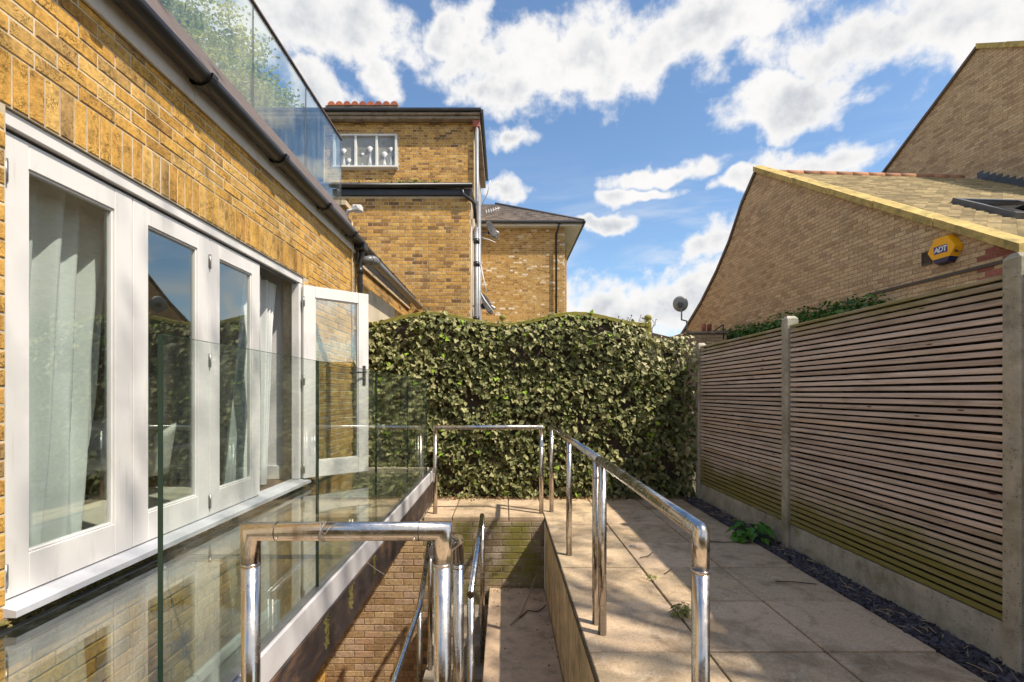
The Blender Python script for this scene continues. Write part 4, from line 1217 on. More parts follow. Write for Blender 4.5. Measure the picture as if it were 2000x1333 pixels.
# ================================================================== TALL BRICK HOUSE (two storey wing in front, main block behind)
A = thing('brick_house', (-3, 12, 0), 'tall dark yellow brick house with a black gutter band and a three light upper window', 'house')
YA, XA = 10.7, -0.74
wg = fix_normals(MB().box(-5.2, XA - 0.003, YA + 0.0045, 14.7, -0.05, 5.66).build('wing_wall', 'mortar', A))
lay_bricks(wg, (0, YA + 0.012, 0), (1, 0, 0), courses(-5.19, XA, 2.02, 5.64, bond='flemish'), 'brick_stock', 0.012, 0.003, 300, minpx=6)
# pale painted return face of the wing, quoin strip
cb('corner_strip', 'cream', wg, XA - 0.002, XA + 0.02, YA + 0.02, 14.6, -0.05, 5.62, 0.003)
tb('cable', 'upvc', wg, [(XA + 0.03, YA + 0.10, 5.2), (XA + 0.03, YA + 0.12, 3.6), (XA + 0.035, YA + 0.1, 2.0)], 0.012, 6)
# eaves of the wing: black fascia and gutter with an offset pipe
ev = cb('wing_fascia', 'black', A, -5.2, XA + 0.02, YA - 0.06, YA + 0.01, 5.665, 5.79, 0.004)
mb = MB()
gp = [(YA - 0.12 + 0.065 * math.cos(math.pi + math.pi * k / 8), 5.86 + 0.065 * math.sin(math.pi + math.pi * k / 8)) for k in range(9)]
gp2 = [(YA - 0.12 + 0.058 * math.cos(math.pi + math.pi * k / 8), 5.86 + 0.058 * math.sin(math.pi + math.pi * k / 8)) for k in range(9)][::-1]
lp = gp + gp2; n = len(lp)
mb.add([(-5.2, p[0], p[1]) for p in lp] + [(XA + 0.06, p[0], p[1]) for p in lp], [(i, (i + 1) % n, (i + 1) % n + n, i + n) for i in range(n)] + [tuple(range(n, 2 * n))], True)
fix_normals(mb.build('wing_gutter', 'black', A))
tb('swan_neck', 'black', A, [(XA - 0.16, YA - 0.12, 5.80), (XA - 0.14, YA - 0.11, 5.66), (XA + 0.04, YA - 0.04, 5.55), (XA + 0.10, YA + 0.02, 5.50), (XA + 0.10, YA + 0.06, 5.2)], 0.035, 12)
fix_normals(MB().prism([(-5.2, YA - 0.10, 5.88), (-5.2, YA - 0.10, 5.92), (-5.2, 14.7, 6.45), (-5.2, 14.7, 6.35)], (5.2 + XA + 0.03, 0, 0)).build('wing_roof', 'slate_roof', A))
mb = []
for _ in range(150):
    x = -1.9 + abs(R.gauss(0, .25)) * R.choice((-1, 1)); 
    if R.random() < .5: x = R.uniform(-4, -1)
    mb.append((R.choice((1, 2)), leaf_matrix(Vector((x, YA - 0.13 + R.uniform(-.03, .08), 5.90 + R.random() * .03)), Vector((R.gauss(0, .6), -1, R.gauss(0, .6))), Vector((R.gauss(0, .7), -.3, .6)), R.uniform(.03, .07))))
tag(mesh_obj('gutter_moss', fast_mesh('gutter_moss', mb, 'weed_dry'), A), kind='stuff')
# main block
YM, XM = 14.7, -0.91
mw = fix_normals(MB().box(-5.35, XM - 0.003, YM + 0.0045, 19.0, -0.05, 9.35).build('main_wall', 'mortar', A))
ow = (-4.78, -3.13, 7.98, 9.05 - 0.0)
zwin0, zwin1 = 8.08, 9.02
# window: px 665..776, py 265..328
wx0, wx1, wz0, wz1 = -5.05, -3.16, 8.10, 9.06
lay_bricks(mw, (0, YM + 0.012, 0), (1, 0, 0), courses(-5.3, XM, 6.3, 9.42, bond='flemish', openings=((wx0 - .03, wx1 + .03, wz0 - .06, wz1 + .03),)), 'brick_stock', 0.012, 0.003, 300, minpx=5)
fix_normals(MB().box(-7.6, -5.36, YM + 0.3, 19.0, -0.05, 9.4).build('shade_block', 'shade_blue', A))  # invented dark block; its colour stands in for shade and reflected blue sky
wn = cb('window', 'upvc', A, wx0, wx1, YM - 0.07, YM + 0.05, wz1 - 0.05, wz1, 0.005)
cb('sill', 'upvc', wn, wx0 - .02, wx1 + .02, YM - 0.12, YM + 0.05, wz0 - 0.04, wz0 + 0.01, 0.005)
for x in (wx0, -4.42, -3.80, wx1 - 0.07):
    cb('mullion', 'upvc', wn, x, x + 0.07, YM - 0.068, YM + 0.048, wz0 + 0.011, wz1 - 0.051, 0.005)
MB().box(wx0, wx1, YM - 0.01, YM, wz0 + 0.011, wz1 - 0.051).build('pane', 'glass_window', wn)
MB().box(wx0, wx1, YM + 0.30, YM + 0.34, wz0, wz1).build('room_shade', 'shade_blue', wn)  # dark sheet standing in for the unlit room
for (x, h, r_) in ((-4.75, .50, .10), (-4.60, .22, .09), (-4.2, .40, .07), (-3.98, .56, .11), (-3.55, .40, .11), (-3.36, .55, .09)):
    mb = MB().tube([(x, YM + .04, wz0 + .01), (x, YM + .04, wz0 + h * .4), (x, YM + .04, wz0 + h - r_), (x, YM + .04, wz0 + h), (x, YM + .04, wz0 + h + r_ * .8)], [r_ * .8, r_ * .5, r_ * .35, r_, r_ * .2], 12)
    mb.build('ornament', 'ornament', wn)
cb('eaves_board', 'old_board', A, -7.6, XM + 0.20, YM - 0.20, YM + 0.011, 9.43, 9.52, 0.01)
cb('eaves_soffit', 'old_board', A, -7.6, XM + 0.20, YM - 0.26, YM + 0.02, 9.525, 9.60, 0.01)
cb('eaves_gutter', 'black', A, -7.6, XM + 0.24, YM - 0.34, YM - 0.20, 9.60, 9.69, 0.02)
cb('corner_corbel', 'brick_red', A, XM - 0.02, XM + 0.19, YM - 0.16, YM + 0.05, 9.22, 9.425, 0.01)
fix_normals(MB().prism([(-7.6, YM - 0.26, 9.61), (-7.6, YM - 0.26, 9.66), (-7.6, 19.0, 9.9), (-7.6, 19.0, 9.7)], (7.6 + XM + 0.2, 0, 0)).build('roof', 'slate_roof', A))
# side eaves running back, with verge gutter
cb('side_eaves', 'old_board', A, XM + 0.0, XM + 0.20, YM + 0.06, 19.0, 9.25, 9.58, 0.01)
cb('side_gutter', 'black', A, XM + 0.20, XM + 0.30, YM - 0.30, 19.0, 9.52, 9.66, 0.02)
cb('side_render', 'cream', A, XM - 0.002, XM + 0.012, YM + 0.03, 18.9, -0.05, 9.29, 0.003)
# row of red tiles on the parapet
for k in range(9):
    x = -5.02 + 0.228 * k
    mb = MB()
    seg = 7
    vs = []
    for yy in (YM - 0.30, YM + 0.35):
        for i in range(seg):
            an = math.pi * i / (seg - 1)
            vs.append((x + .112 * math.cos(an), yy, 9.77 + (0.02 if yy > YM else 0) + .12 * math.sin(an)))
    fs = [(i, i + 1, i + 1 + seg, i + seg) for i in range(seg - 1)] + [tuple(range(seg)), tuple(reversed(range(seg, 2 * seg)))]
    mb.add(vs, fs).build('clay_tile', 'tile_red', A)
cb('tile_bed', 'old_board', A, -5.2, -3.05, YM - 0.28, YM + 0.4, 9.67, 9.785, 0.01)
# soil pipe down the corner
sp = tb('soil_pipe', 'metal_pipe', A, [(XM + 0.10, YM - 0.10, 9.25), (XM + 0.115, YM - 0.10, 6.8), (XM + 0.13, YM - 0.10, 6.4), (XA + 0.13, YA + 0.20, 5.0), (XA + 0.13, YA + 0.20, -0.05)], 0.055, 14)
sp2 = tb('soil_pipe', 'metal_pipe', A, [(XA + 0.17, YA + 0.42, 5.7), (XA + 0.17, YA + 0.42, -0.05)], 0.05, 14)
for z in (4.7, 4.2, 3.0):
    MB().tube([(XA + 0.13, YA + 0.20, z), (XA + 0.13, YA + 0.20, z + .1)], 0.07, 14).build('collar', 'black', sp)

def dish(name, c, aim, r, label, mat, arms, ldir=(0, 0, -1)):
    t = thing(name, arms[-1], label, 'satellite dish', 'satellite dishes')
    c = Vector(c); aim = Vector(aim).normalized()
    u = aim.cross(Vector((0, 0, 1))).normalized(); v = aim.cross(u)
    vs = []; fs = []; nr, ns = 5, 24
    for j in range(nr + 1):
        q = r * j / nr
        for i in range(ns):
            an = 2 * math.pi * i / ns
            vs.append(c + u * q * math.cos(an) + v * q * 1.08 * math.sin(an) + aim * (0.22 * q * q / r))
    for j in range(nr):
        for i in range(ns):
            a_, b_ = j * ns + i, j * ns + (i + 1) % ns
            fs.append((a_, b_, b_ + ns, a_ + ns))
    o = MB().add(vs, fs, True).build('reflector', mat, t)
    md = o.modifiers.new('thickness', 'SOLIDIFY'); md.thickness = 0.012
    low = c + Vector((0, 0, -r * 0.95)) + aim * 0.05
    tip = c + aim * r * 1.15 + Vector((0, 0, -r * 0.75))
    tb('feed_arm', 'metal_pipe', t, [low, tip], 0.012, 8)
    tb('feed_head', 'upvc', t, [tip + Vector((0, 0, -.02)), tip + (c - tip).normalized() * 0.10 + Vector((0, 0, .02))], 0.03, 10)
    tb('mount', 'metal_pipe', t, [c - aim * 0.02] + [Vector(q) for q in arms], 0.018, 10)
    MB().cbox(-.05, .05, -.05, .03, -.07, .05, .008, Matrix.Translation(c - aim * .04)).build('clamp', 'black', t)
    return t
dish('satellite_dish', (XA + 0.36, 13.9, 5.95), (0.75, -0.5, 0.35), 0.26, 'dark satellite dish on the side wall of the tall brick house, below the roof corner', 'dish_dark', [(XA + 0.2, 13.95, 5.9), (XM + .02, 14.0, 5.9)])
dish('satellite_dish', (XA + 0.30, 11.3, 3.42), (0.7, -0.3, 0.3), 0.24, 'satellite dish low on the corner of the tall brick house, just above the hedge', 'dish_dark', [(XA + 0.16, 11.3, 3.4), (XA + .02, 11.3, 3.4)])
# white cable loops and TV aerial on the side wall
an = thing('tv_aerial', (XA + .05, 13.5, 6.1), 'pale stick aerial on the side wall of the tall brick house', 'aerial')
tb('mast', 'upvc', an, [(XA - .1, 14.2, 6.4), (XA + 0.28, 13.6, 6.9), (XA + 0.36, 13.5, 7.2)], 0.014, 6)
tb('boom', 'upvc', an, [(XA + 0.20, 13.6, 6.35), (XA + 0.62, 13.5, 6.45)], 0.012, 6)
for k in range(6):
    x = XA + 0.24 + .065 * k
    tb('element', 'upvc', an, [(x, 13.58, 6.36 + .016 * k + .07), (x + .02, 13.5, 6.36 + .016 * k - .07)], 0.008, 5)
cbq = thing('loose_cable', (XA + .1, 11.2, 2.5), 'loose white cables hanging by the low satellite dish', 'cable')
tb('strand', 'upvc', cbq, [(XA + .22, 10.95, 4.25), (XA + .30, 10.9, 3.85), (XA + .36, 10.9, 3.62)], 0.012, 6)
tb('strand', 'upvc', cbq, [(XA + .22, 10.95, 3.62), (XA + .32, 10.9, 3.45), (XA + .50, 10.9, 3.20)], 0.014, 6)
tb('strand', 'upvc', cbq, [(XA + .24, 10.95, 4.85), (XA + .42, 10.9, 4.78), (XA + .55, 10.9, 4.72)], 0.010, 6)

# ================================================================== HIPPED ROOF HOUSE BEHIND
B = thing('brick_house', (0.8, 20, 0), 'yellow brick house with a grey hipped roof and white soffit behind the tall house', 'house')
YB = 18.6
bw = fix_normals(MB().box(-3.0, 2.255, YB + 0.0045, 26, -0.05, 7.62).build('wall', 'mortar', B))
lay_bricks(bw, (0, YB + 0.012, 0), (1, 0, 0), courses(-0.85, 2.258, 2.9, 7.58, bond='flemish'), 'brick_pale', 0.012, 0.003, 300, minpx=4)
fix_normals(MB().box(2.2, 2.56, 20.4, 26, -0.05, 7.3).build('rear_wing', 'brick_pale', B))
# soffits
fix_normals(MB().box(-3.0, 2.87, YB - 0.26, YB + 0.011, 7.60, 7.635).build('soffit', 'upvc', B))
fix_normals(MB().box(2.262, 2.87, YB + 0.012, 26, 7.60, 7.635).build('soffit', 'upvc', B))
cb('fascia_board', 'upvc', B, -3.0, 2.87, YB - 0.28, YB - 0.262, 7.59, 7.70, 0.003)
cb('gutter', 'black', B, -3.0, 2.95, YB - 0.40, YB - 0.283, 7.66, 7.75, 0.02)
cb('gutter', 'black', B, 2.872, 2.99, YB - 0.40, 26, 7.66, 7.75, 0.02)
ap = Vector((-0.38, 21.6, 9.62)); ap2 = Vector((-0.38, 26, 9.62))
e0 = Vector((-3.2, YB - 0.36, 7.74)); e1 = Vector((2.92, YB - 0.36, 7.74)); e2 = Vector((2.92, 26, 7.74))
lf = Vector((-3.2, 21.6, 9.62))
fix_normals(MB().add([e0, e1, ap, lf], [(0, 1, 2, 3)]).add([e1, e2, ap2, ap], [(0, 1, 2, 3)]).build('roof_deck', 'slate_roof', B))
mb = MB()
S = (ap - Vector((ap.x, e1.y, e1.z))); sl_len = S.length; S.normalize(); nrm = Vector((1, 0, 0)).cross(S)
rows = 21
for j in range(rows):
    d0 = sl_len * j / rows; d1 = sl_len * (j + 1) / rows
    x = -1.2 - (0.12 if j % 2 else 0)
    xr = 2.92 - (2.92 - ap.x) * j / rows
    while x < xr:
        x1 = min(x + 0.235, xr)
        o0 = Vector((x, e1.y, e1.z)) + S * d0
        mb.add([o0 + nrm * .03, o0 + Vector((x1 - x, 0, 0)) + nrm * .03, o0 + Vector((x1 - x, 0, 0)) + S * (d1 - d0) + nrm * .006, o0 + S * (d1 - d0) + nrm * .006, o0, o0 + Vector((x1 - x, 0, 0))], [(0, 1, 2, 3), (4, 5, 1, 0)])
        x += 0.24
tag(mb.build('roof_tiles', 'slate_roof', B), kind='stuff')
tb('hip_ridge', 'lead', B, [e1 + Vector((0, 0, .03)), ap + Vector((0, 0, .04))], 0.05, 8)
tb('downpipe', 'black', B, [(2.02, YB - 0.34, 7.66), (1.97, YB - 0.22, 7.45), (1.93, YB - 0.10, 7.35), (1.93, YB - 0.10, -0.05)], 0.04, 10)

# ================================================================== TAN BRICK HOUSE ON THE RIGHT
C = thing('brick_house', (9, 10, 0), 'tan brick house with a big gable and lichen yellow coping on the right', 'house')
P0 = Vector((6.5, 7.3, 0)); dT = Vector((-0.061, 0.998, 0)).normalized(); dS = Vector((0.998, 0.061, 0)).normalized()
def cw(t, s, z):
    return P0 + dT * t + dS * s + Vector((0, 0, z))
PROF = [(-1.0, 3.22), (4.91, 6.86), (5.562, 6.30), (6.207, 5.50), (6.92, 4.85), (7.881, 4.15), (8.982, 3.52), (9.4, 3.30)]
def prof(t, P=PROF):
    for (a, za), (b, zb) in zip(P[:-1], P[1:]):
        if t <= b: return za, a, (zb - za) / (b - a)
    return P[-1][1], P[-1][0], -0.6
def clip_to(P, low=None):
    def f(poly):
        tc = sum(p[0] for p in poly) / len(poly)
        za, a, k = prof(tc, P)
        poly = clip_poly(poly, -k, 1.0, za - k * a)
        if low and len(poly) >= 3: poly = clip_poly(poly, *low)
        return poly
    return f
pts = [cw(t_, 0.0045, z) for t_, z in PROF]
gw = fix_normals(MB().prism([cw(-1.0, 0.0045, -0.05)] + pts + [cw(9.4, 0.0045, -0.05)], dS * 0.22).build('gable_wall', 'mortar_dark', C))
base = P0 + dS * 0.012
# outward normal must be -dS: U x Z = -dS  ->  U = -dT reversed
def wall_bricks(parent, sOff, polys, mat, singles, minpx):
    lay_bricks(parent, P0 + dS * (sOff + 0.012), -dT, [[(-p[0], p[1]) for p in reversed(q)] for q in polys], mat, 0.012, 0.003, singles, minpx=minpx)
ALL = courses(-1.0, 9.3, 2.55, 6.9, clip=clip_to(PROF))
def is_red(q):
    tc = sum(p[0] for p in q) / len(q); zc = sum(p[1] for p in q) / len(q)
    return tc < -0.55 and 2.95 < zc < 3.40 and (tc * 7.3 + zc * 3.1) % 1.0 < 0.75
def in_vent(q):
    tc = sum(p[0] for p in q) / len(q); zc = sum(p[1] for p in q) / len(q)
    return False
wall_bricks(gw, 0, [q for q in ALL if not is_red(q)], 'brick_brown', 290, 8)
wall_bricks(gw, 0, [q for q in ALL if is_red(q)], 'brick_red', 10, 8)
# near wall of the house
MB().prism([cw(-0.995, 0.235, -0.05), cw(-0.995, 0.235, 3.1), cw(-0.995, 6.5, 3.1), cw(-0.995, 6.5, -0.05)], dT * 0.2).build('front_wall', 'brick_brown', C)
# coping stones on the near slope
k = (6.86 - 3.22) / 5.91
ct = [-1.06, 0.127, 1.261, 2.382, 3.465, 4.93]
for a, b in zip(ct[:-1], ct[1:]):
    za, zb = 3.22 + k * (a + 1.0), 3.22 + k * (b + 1.0)
    a2, b2 = a + 0.008, b - 0.008
    lo = [(-0.09, 0.0), (-0.09, 0.115), (0.10, 0.155), (0.30, 0.115), (0.30, 0.0)]
    vs = [cw(a2, s_, za + h) for s_, h in lo] + [cw(b2, s_, zb + h) for s_, h in lo]
    fs = [(0, 1, 2, 3, 4), (9, 8, 7, 6, 5)] + [(i, (i + 1) % 5, (i + 1) % 5 + 5, i + 5) for i in range(5)]
    fix_normals(MB().add(vs, fs).build('coping_stone', 'coping', C))
# verge on the far slope
for (a, za), (b, zb) in zip(PROF[1:-1], PROF[2:]):
    lo = [(-0.05, -0.03), (-0.05, 0.07), (0.28, 0.07), (0.28, -0.03)]
    vs = [cw(a, s_, za + h) for s_, h in lo] + [cw(b, s_, zb + h) for s_, h in lo]
    fix_normals(MB().add(vs, [(0, 1, 2, 3), (7, 6, 5, 4)] + [(i, (i + 1) % 4, (i + 1) % 4 + 4, i + 4) for i in range(4)]).build('verge', 'verge', C))
# roof slopes
SD = 5.75
rz = lambda t_: 3.22 + k * (t_ + 1.0) - 0.06
fix_normals(MB().prism([cw(-1.15, 0.23, rz(-1.15)), cw(4.91, 0.23, rz(4.91)), cw(4.91, 0.23, rz(4.91) - .1), cw(-1.15, 0.23, rz(-1.15) - .1)], dS * (SD - 0.23)).build('roof_deck', 'batten', C))
mb = []
nrows = 56
Lr = 6.06
def tile(t0, t1, s0, s1):
    z0, z1 = rz(t0) + 0.058, rz(t1) + 0.020
    return [cw(t0, s0, z0), cw(t0, s1, z0), cw(t1, s1, z1), cw(t1, s0, z1), cw(t0, s0, rz(t0) + .012), cw(t0, s1, rz(t0) + .012)], [(0, 1, 2, 3), (4, 5, 1, 0), (4, 0, 3), (5, 2, 1)]
cand = []
for j in range(nrows):
    t0 = -1.15 + Lr * j / nrows; t1 = t0 + Lr / nrows + 0.01
    s_ = 0.30 - (0.12 if j % 2 else 0)
    while s_ < SD:
        a, b = max(s_, 0.30), min(s_ + 0.242, SD)
        if b - a > 0.03:
            if not (0.80 < (t0 + t1) / 2 < 1.95 and 2.0 < (a + b) / 2 < 3.3):
                ctr = cw((t0 + t1) / 2, (a + b) / 2, rz(t0))
                cand.append((seen_size(ctr, 1.0), t0, t1, a, b))
        s_ += 0.246
cand.sort(key=lambda q: -q[0])
rest = MB()
tme = {}
for i, (sc_, t0, t1, a, b) in enumerate(cand):
    if i < 300 and sc_ > 0:
        MB().add(*tile(t0, t1, a, b)).build('roof_tile', 'tile', C)
    else:
        rest.add(*tile(t0, t1, a, b))
tag(rest.build('roof_tile_field', 'tile', C), kind='stuff')
for i in range(13):
    s0 = 0.32 + 0.42 * i
    if s0 > SD - .4: break
    tb('ridge_tile', 'tile_ridge', C, [cw(4.91, s0, rz(4.91) + .03), cw(4.91, s0 + 0.41, rz(4.91) + .03)], 0.085, 10)
far = [(4.91, rz(4.91)), (6.207, 5.42), (7.881, 4.08), (9.6, 3.15)]
for (a, za), (b, zb) in zip(far[:-1], far[1:]):
    fix_normals(MB().prism([cw(a, 0.23, za), cw(b, 0.23, zb), cw(b, 0.23, zb - .1), cw(a, 0.23, za - .1)], dS * (SD - 0.23)).build('rear_roof', 'tile', C))
# skylight, propped open
sk = thing('skylight', cw(1.35, 2.6, rz(1.35)), 'dark roof window propped open on the tan house roof at the right edge', 'skylight')
sv = Vector(cw(1.95, 0, rz(1.95)) - cw(0.85, 0, rz(0.85))).normalized(); sn = dS.cross(sv)
if sn.z < 0: sn = -sn
def frame4(t, o, ux, vx, w_, h_, bw_, th, mat, nm):
    for (c, a, b) in ((o + vx * (bw_ / 2) + ux * (w_ / 2), ux * (w_ / 2), vx * (bw_ / 2)), (o + vx * (h_ - bw_ / 2) + ux * (w_ / 2), ux * (w_ / 2), vx * (bw_ / 2)),
                      (o + ux * (bw_ / 2) + vx * (h_ / 2), ux * (bw_ / 2), vx * (h_ / 2 - bw_ - .001)), (o + ux * (w_ - bw_ / 2) + vx * (h_ / 2), ux * (bw_ / 2), vx * (h_ / 2 - bw_ - .001))):
        nn = ux.cross(vx)
        MB().obox(c + nn * th / 2, a, b, nn * th / 2).build(nm, mat, t)
o0 = cw(0.82, 1.98, rz(0.82) + 0.0)
frame4(sk, o0, dS, sv, 1.30, 1.28, 0.10, 0.13, 'lead', 'frame')
q = sn.copy(); ang_ = math.radians(14)
sv2 = (sv * math.cos(ang_) - sn * math.sin(ang_)).normalized()
o1 = o0 + dS * 0.10 + sv * 0.64 + sn * 0.10 - sv2 * 0.56
frame4(sk, o1, dS, sv2, 1.10, 1.12, 0.07, 0.05, 'black', 'sash')
MB().obox(o1 + dS * .55 + sv2 * .56 + sn * .02, dS * .48, sv2 * .49, sn * .006).build('pane', 'glass_window', sk)
MB().obox(o0 + dS * .65 + sv * .64 - sn * .25, dS * .55, sv * .54, sn * .01).build('reveal', 'upvc', sk)
# flashing stepped along the taller block
PD = [(2.0, 10.10 - .64 * 2.88), (4.88, 10.10), (8.9, 10.10 - .66 * 4.02)]
D = thing('taller_gable_block', cw(5, 8, 0), 'taller brick gable of the tan house rising behind the skylight roof', 'house')
dw = fix_normals(MB().prism([cw(2.0, SD + .0045, 3.0)] + [cw(t_, SD + .0045, z) for t_, z in PD] + [cw(8.9, SD + .0045, 3.0)], dS * 0.3).build('gable_wall', 'mortar_dark', D))
lowf = lambda poly: clip_poly(clip_to(PD)(poly), k, -1.0, -(3.22 + k) + .25) if len(clip_to(PD)(poly)) >= 3 else []
pd = courses(2.5, 8.8, 5.6, 10.12, clip=lowf)
wall_bricks(dw, SD, pd, 'brick_brown', 300, 6)
for (a, za), (b, zb), nme, mt_, nseg in ((PD[0], PD[1], 'coping_stone', 'coping', 4), (PD[1], PD[2], 'verge', 'verge', 3)):
    for i in range(nseg):
        f0, f1 = i / nseg, (i + 1) / nseg
        a_, b_ = a + (b - a) * f0 + .006, a + (b - a) * f1 - .006
        z0, z1 = za + (zb - za) * f0, za + (zb - za) * f1
        h_ = .13 if nme == 'coping_stone' else .07
        lo = [(-0.07, 0.0), (-0.07, h_), (0.36, h_), (0.36, 0.0)]
        vs = [cw(a_, SD + s_, z0 + h) for s_, h in lo] + [cw(b_, SD + s_, z1 + h) for s_, h in lo]
        fix_normals(MB().add(vs, [(0, 1, 2, 3), (7, 6, 5, 4)] + [(i2, (i2 + 1) % 4, (i2 + 1) % 4 + 4, i2 + 4) for i2 in range(4)]).build(nme, mt_, D))
fl_ = MB()
for j in range(26):
    t0 = 1.0 + j * 0.15
    z0 = rz(t0)
    fl_.obox(cw(t0 + .075, SD + .003, z0 + .15), dT * .078, dS * .008, Vector((0, 0, .13)))
fl_.build('step_flashing', 'lead', C)
# alarm box with its lettering
al = thing('alarm_box', cw(-0.03, 0, 3.51), 'yellow six sided burglar alarm box with a navy foot and blue and white lettering', 'alarm box')
cA = cw(-0.03, -0.004, 3.515)
Ux, Uz, Un = -dT, Vector((0, 0, 1)), -dS
w2, h2 = 0.235, 0.205
hexa = [(-w2, 0.0), (-w2 * .45, -h2), (w2 * .45, -h2), (w2, 0), (w2 * .45, h2), (-w2 * .45, h2)]
def hexpr(pl, d0, d1, sc0=1.0, sc1=0.86):
    vs = [cA + Ux * x * sc0 + Uz * z * sc0 + Un * d0 for x, z in pl] + [cA + Ux * x * sc1 + Uz * z * sc1 + Un * d1 for x, z in pl]
    n_ = len(pl)
    return MB().add(vs, [tuple(reversed(range(n_))), tuple(range(n_, 2 * n_))] + [(i, (i + 1) % n_, (i + 1) % n_ + n_, i + n_) for i in range(n_)])
up_ = clip_poly(hexa, 0, -1, 0.135)
lo_ = clip_poly(hexa, 0, 1, -0.137)
hexpr(up_, 0.0, 0.115, 1.0, 0.90).build('cover', 'alarm', al)
hexpr(lo_, 0.0, 0.112, 1.0, 0.90).build('foot', 'alarm_blue', al)
for i in range(5):     # sound slots on the near side
    zc = -0.055 + 0.03 * i
    MB().obox(cA + Ux * (w2 * .80) + Uz * (zc * .5 - .05) + Un * 0.062, (Ux * .3 + Uz * .0 - Un * .0) * .012, Un * 0.03, Uz * .004).build('slot', 'vent', al)
MB().obox(cA + Un * 0.1165 + Uz * 0.005 - Ux * 0.005, Ux * 0.105, Uz * 0.055, Un * 0.0015).build('logo_plate', 'logo_blue', al)
fc = bpy.data.curves.new('lettering', 'FONT')
fc.body = 'ADT'; fc.size = 0.105; fc.align_x = 'CENTER'; fc.align_y = 'CENTER'; fc.extrude = 0.001; fc.offset = 0.0028; fc.space_character = 0.86; fc.shear = 0.12
fc.materials.append(MT['logo_white'])
tmp = bpy.data.objects.new('lettering_curve', fc)
COL.objects.link(tmp)
bpy.context.view_layer.update()
me_ = bpy.data.meshes.new_from_object(tmp.evaluated_get(bpy.context.evaluated_depsgraph_get()))
bpy.data.objects.remove(tmp)
lo = bpy.data.objects.new('lettering', me_)
Mt = Matrix((Ux, Uz, Un)).transposed().to_4x4(); Mt.translation = cA + Un * 0.1192 + Uz * 0.003 - Ux * 0.005
place(lo, al, Mt)
# louvred wall vent and the lead strip
vt = thing('wall_vent', cw(0.31, 0, 3.485), 'small brown louvred vent beside the yellow alarm box', 'vent')
vc = cw(0.31, -0.006, 3.485)
frame4(vt, vc - Ux * .085 - Uz * .10, Ux, Uz, .17, .20, .018, .012, 'vent', 'frame')
for i in range(5):
    MB().obox(vc + Uz * (-.064 + .032 * i) + Un * .004, Ux * .066, (Uz * .6 + Un * .4) * .014, Un * .002).build('louvre', 'vent', vt)
MB().obox(vc + Un * .0005, Ux * .066, Uz * .082, Un * .001).build('backing', 'black', vt)
MB().obox(cw(0.2, -0.012, 3.145), dT * 1.21, dS * .012, Vector((0, 0, .022))).build('lead_strip', 'vent', C)

# low outbuilding with the pole mounted dish
ob = thing('brick_outbuilding', (5.0, 13, 0), 'low brick outbuilding with clay pots behind the far fence post', 'outbuilding')
ow_ = fix_normals(MB().box(4.60, 5.55, 12.412, 14, -0.05, 2.90).build('wall', 'mortar_dark', ob))
lay_bricks(ow_, (0, 12.412, 0), (1, 0, 0), courses(4.60, 5.55, 2.2, 2.89), 'brick_brown', 0.012, 0.003, 40, minpx=8)
cb('coping', 'old_board', ob, 4.56, 5.59, 12.36, 14.0, 2.905, 2.96, 0.006)
for x in (5.02, 5.16):
    MB().tube([(x, 12.5, 2.961), (x, 12.5, 3.12), (x, 12.5, 3.16)], [.05, .055, .04], 12).build('pot', 'brick_red', ob)
tb('pipe', 'vent', ob, [(5.24, 12.42, 2.965), (5.44, 12.42, 3.12), (5.47, 12.40, 3.12), (5.47, 12.40, 2.75)], .018, 8)
dish('satellite_dish', (4.37, 12.35, 3.63), (0.45, 0.75, 0.30), 0.185, 'round grey satellite dish on a bent pole against the sky, left of the tan gable', 'dish', [(4.40, 12.33, 3.55), (4.40, 12.33, 3.24), (4.54, 12.36, 3.21), (4.545, 12.36, 2.7)])
wl = MB().box(4.0, 6.0, 12.9, 13.0, -0.05, 2.60).build('rear_boundary_wall', 'brick_brown'); tag(wl, 'low brick boundary wall hidden behind the far end of the slatted fence', 'wall')

# ================================================================== PLANTS
def clump_leaves(cs, n, size, kindset, spread, up=0.5):
    out = []
    for _ in range(n):
        c, r = R.choice(cs)
        v = Vector((R.gauss(0, 1), R.gauss(0, 1), R.gauss(0, 1))).normalized() * (R.random() ** 0.45)
        p = Vector(c) + Vector((v.x * r[0], v.y * r[1], v.z * r[2]))
        nn = v + Vector((R.gauss(0, .6), R.gauss(0, .6), up + R.gauss(0, .6)))
        out.append((R.choice(kindset), leaf_matrix(p, nn, Vector((R.gauss(0, 1), R.gauss(0, 1), R.gauss(-.3, .7))), size * R.uniform(.6, 1.3))))
    return out
# evergreen hedge between fence and tan house
hg = thing('evergreen_hedge', (6.05, 11, 0), 'dark green clipped hedge growing along the foot of the tan house, seen over the fence', 'hedge')
cs = []
for i in range(60):
    t_ = 0.95 + 5.9 * i / 59
    p = cw(t_, -0.25, 0)
    cs.append(((p.x, p.y, 2.80 + R.uniform(-.03, .05)), (.26, .20, .34)))
    for zz in (2.3, 1.75, 1.2):
        q_ = cw(t_, -0.40, 0); cs.append(((q_.x, q_.y, zz + R.uniform(-.05, .05)), (.16, .20, .34)))
mesh_obj('foliage', fast_mesh('foliage', clump_leaves(cs, 17000, .080, (1, 1, 0), 0), 'hedge'), hg)
MB().prism([cw(0.95, -0.40, 0), cw(6.8, -0.40, 0), cw(6.8, -0.40, 2.75), cw(0.95, -0.40, 2.75)], dS * .3).build('core', 'panel_wood', hg)

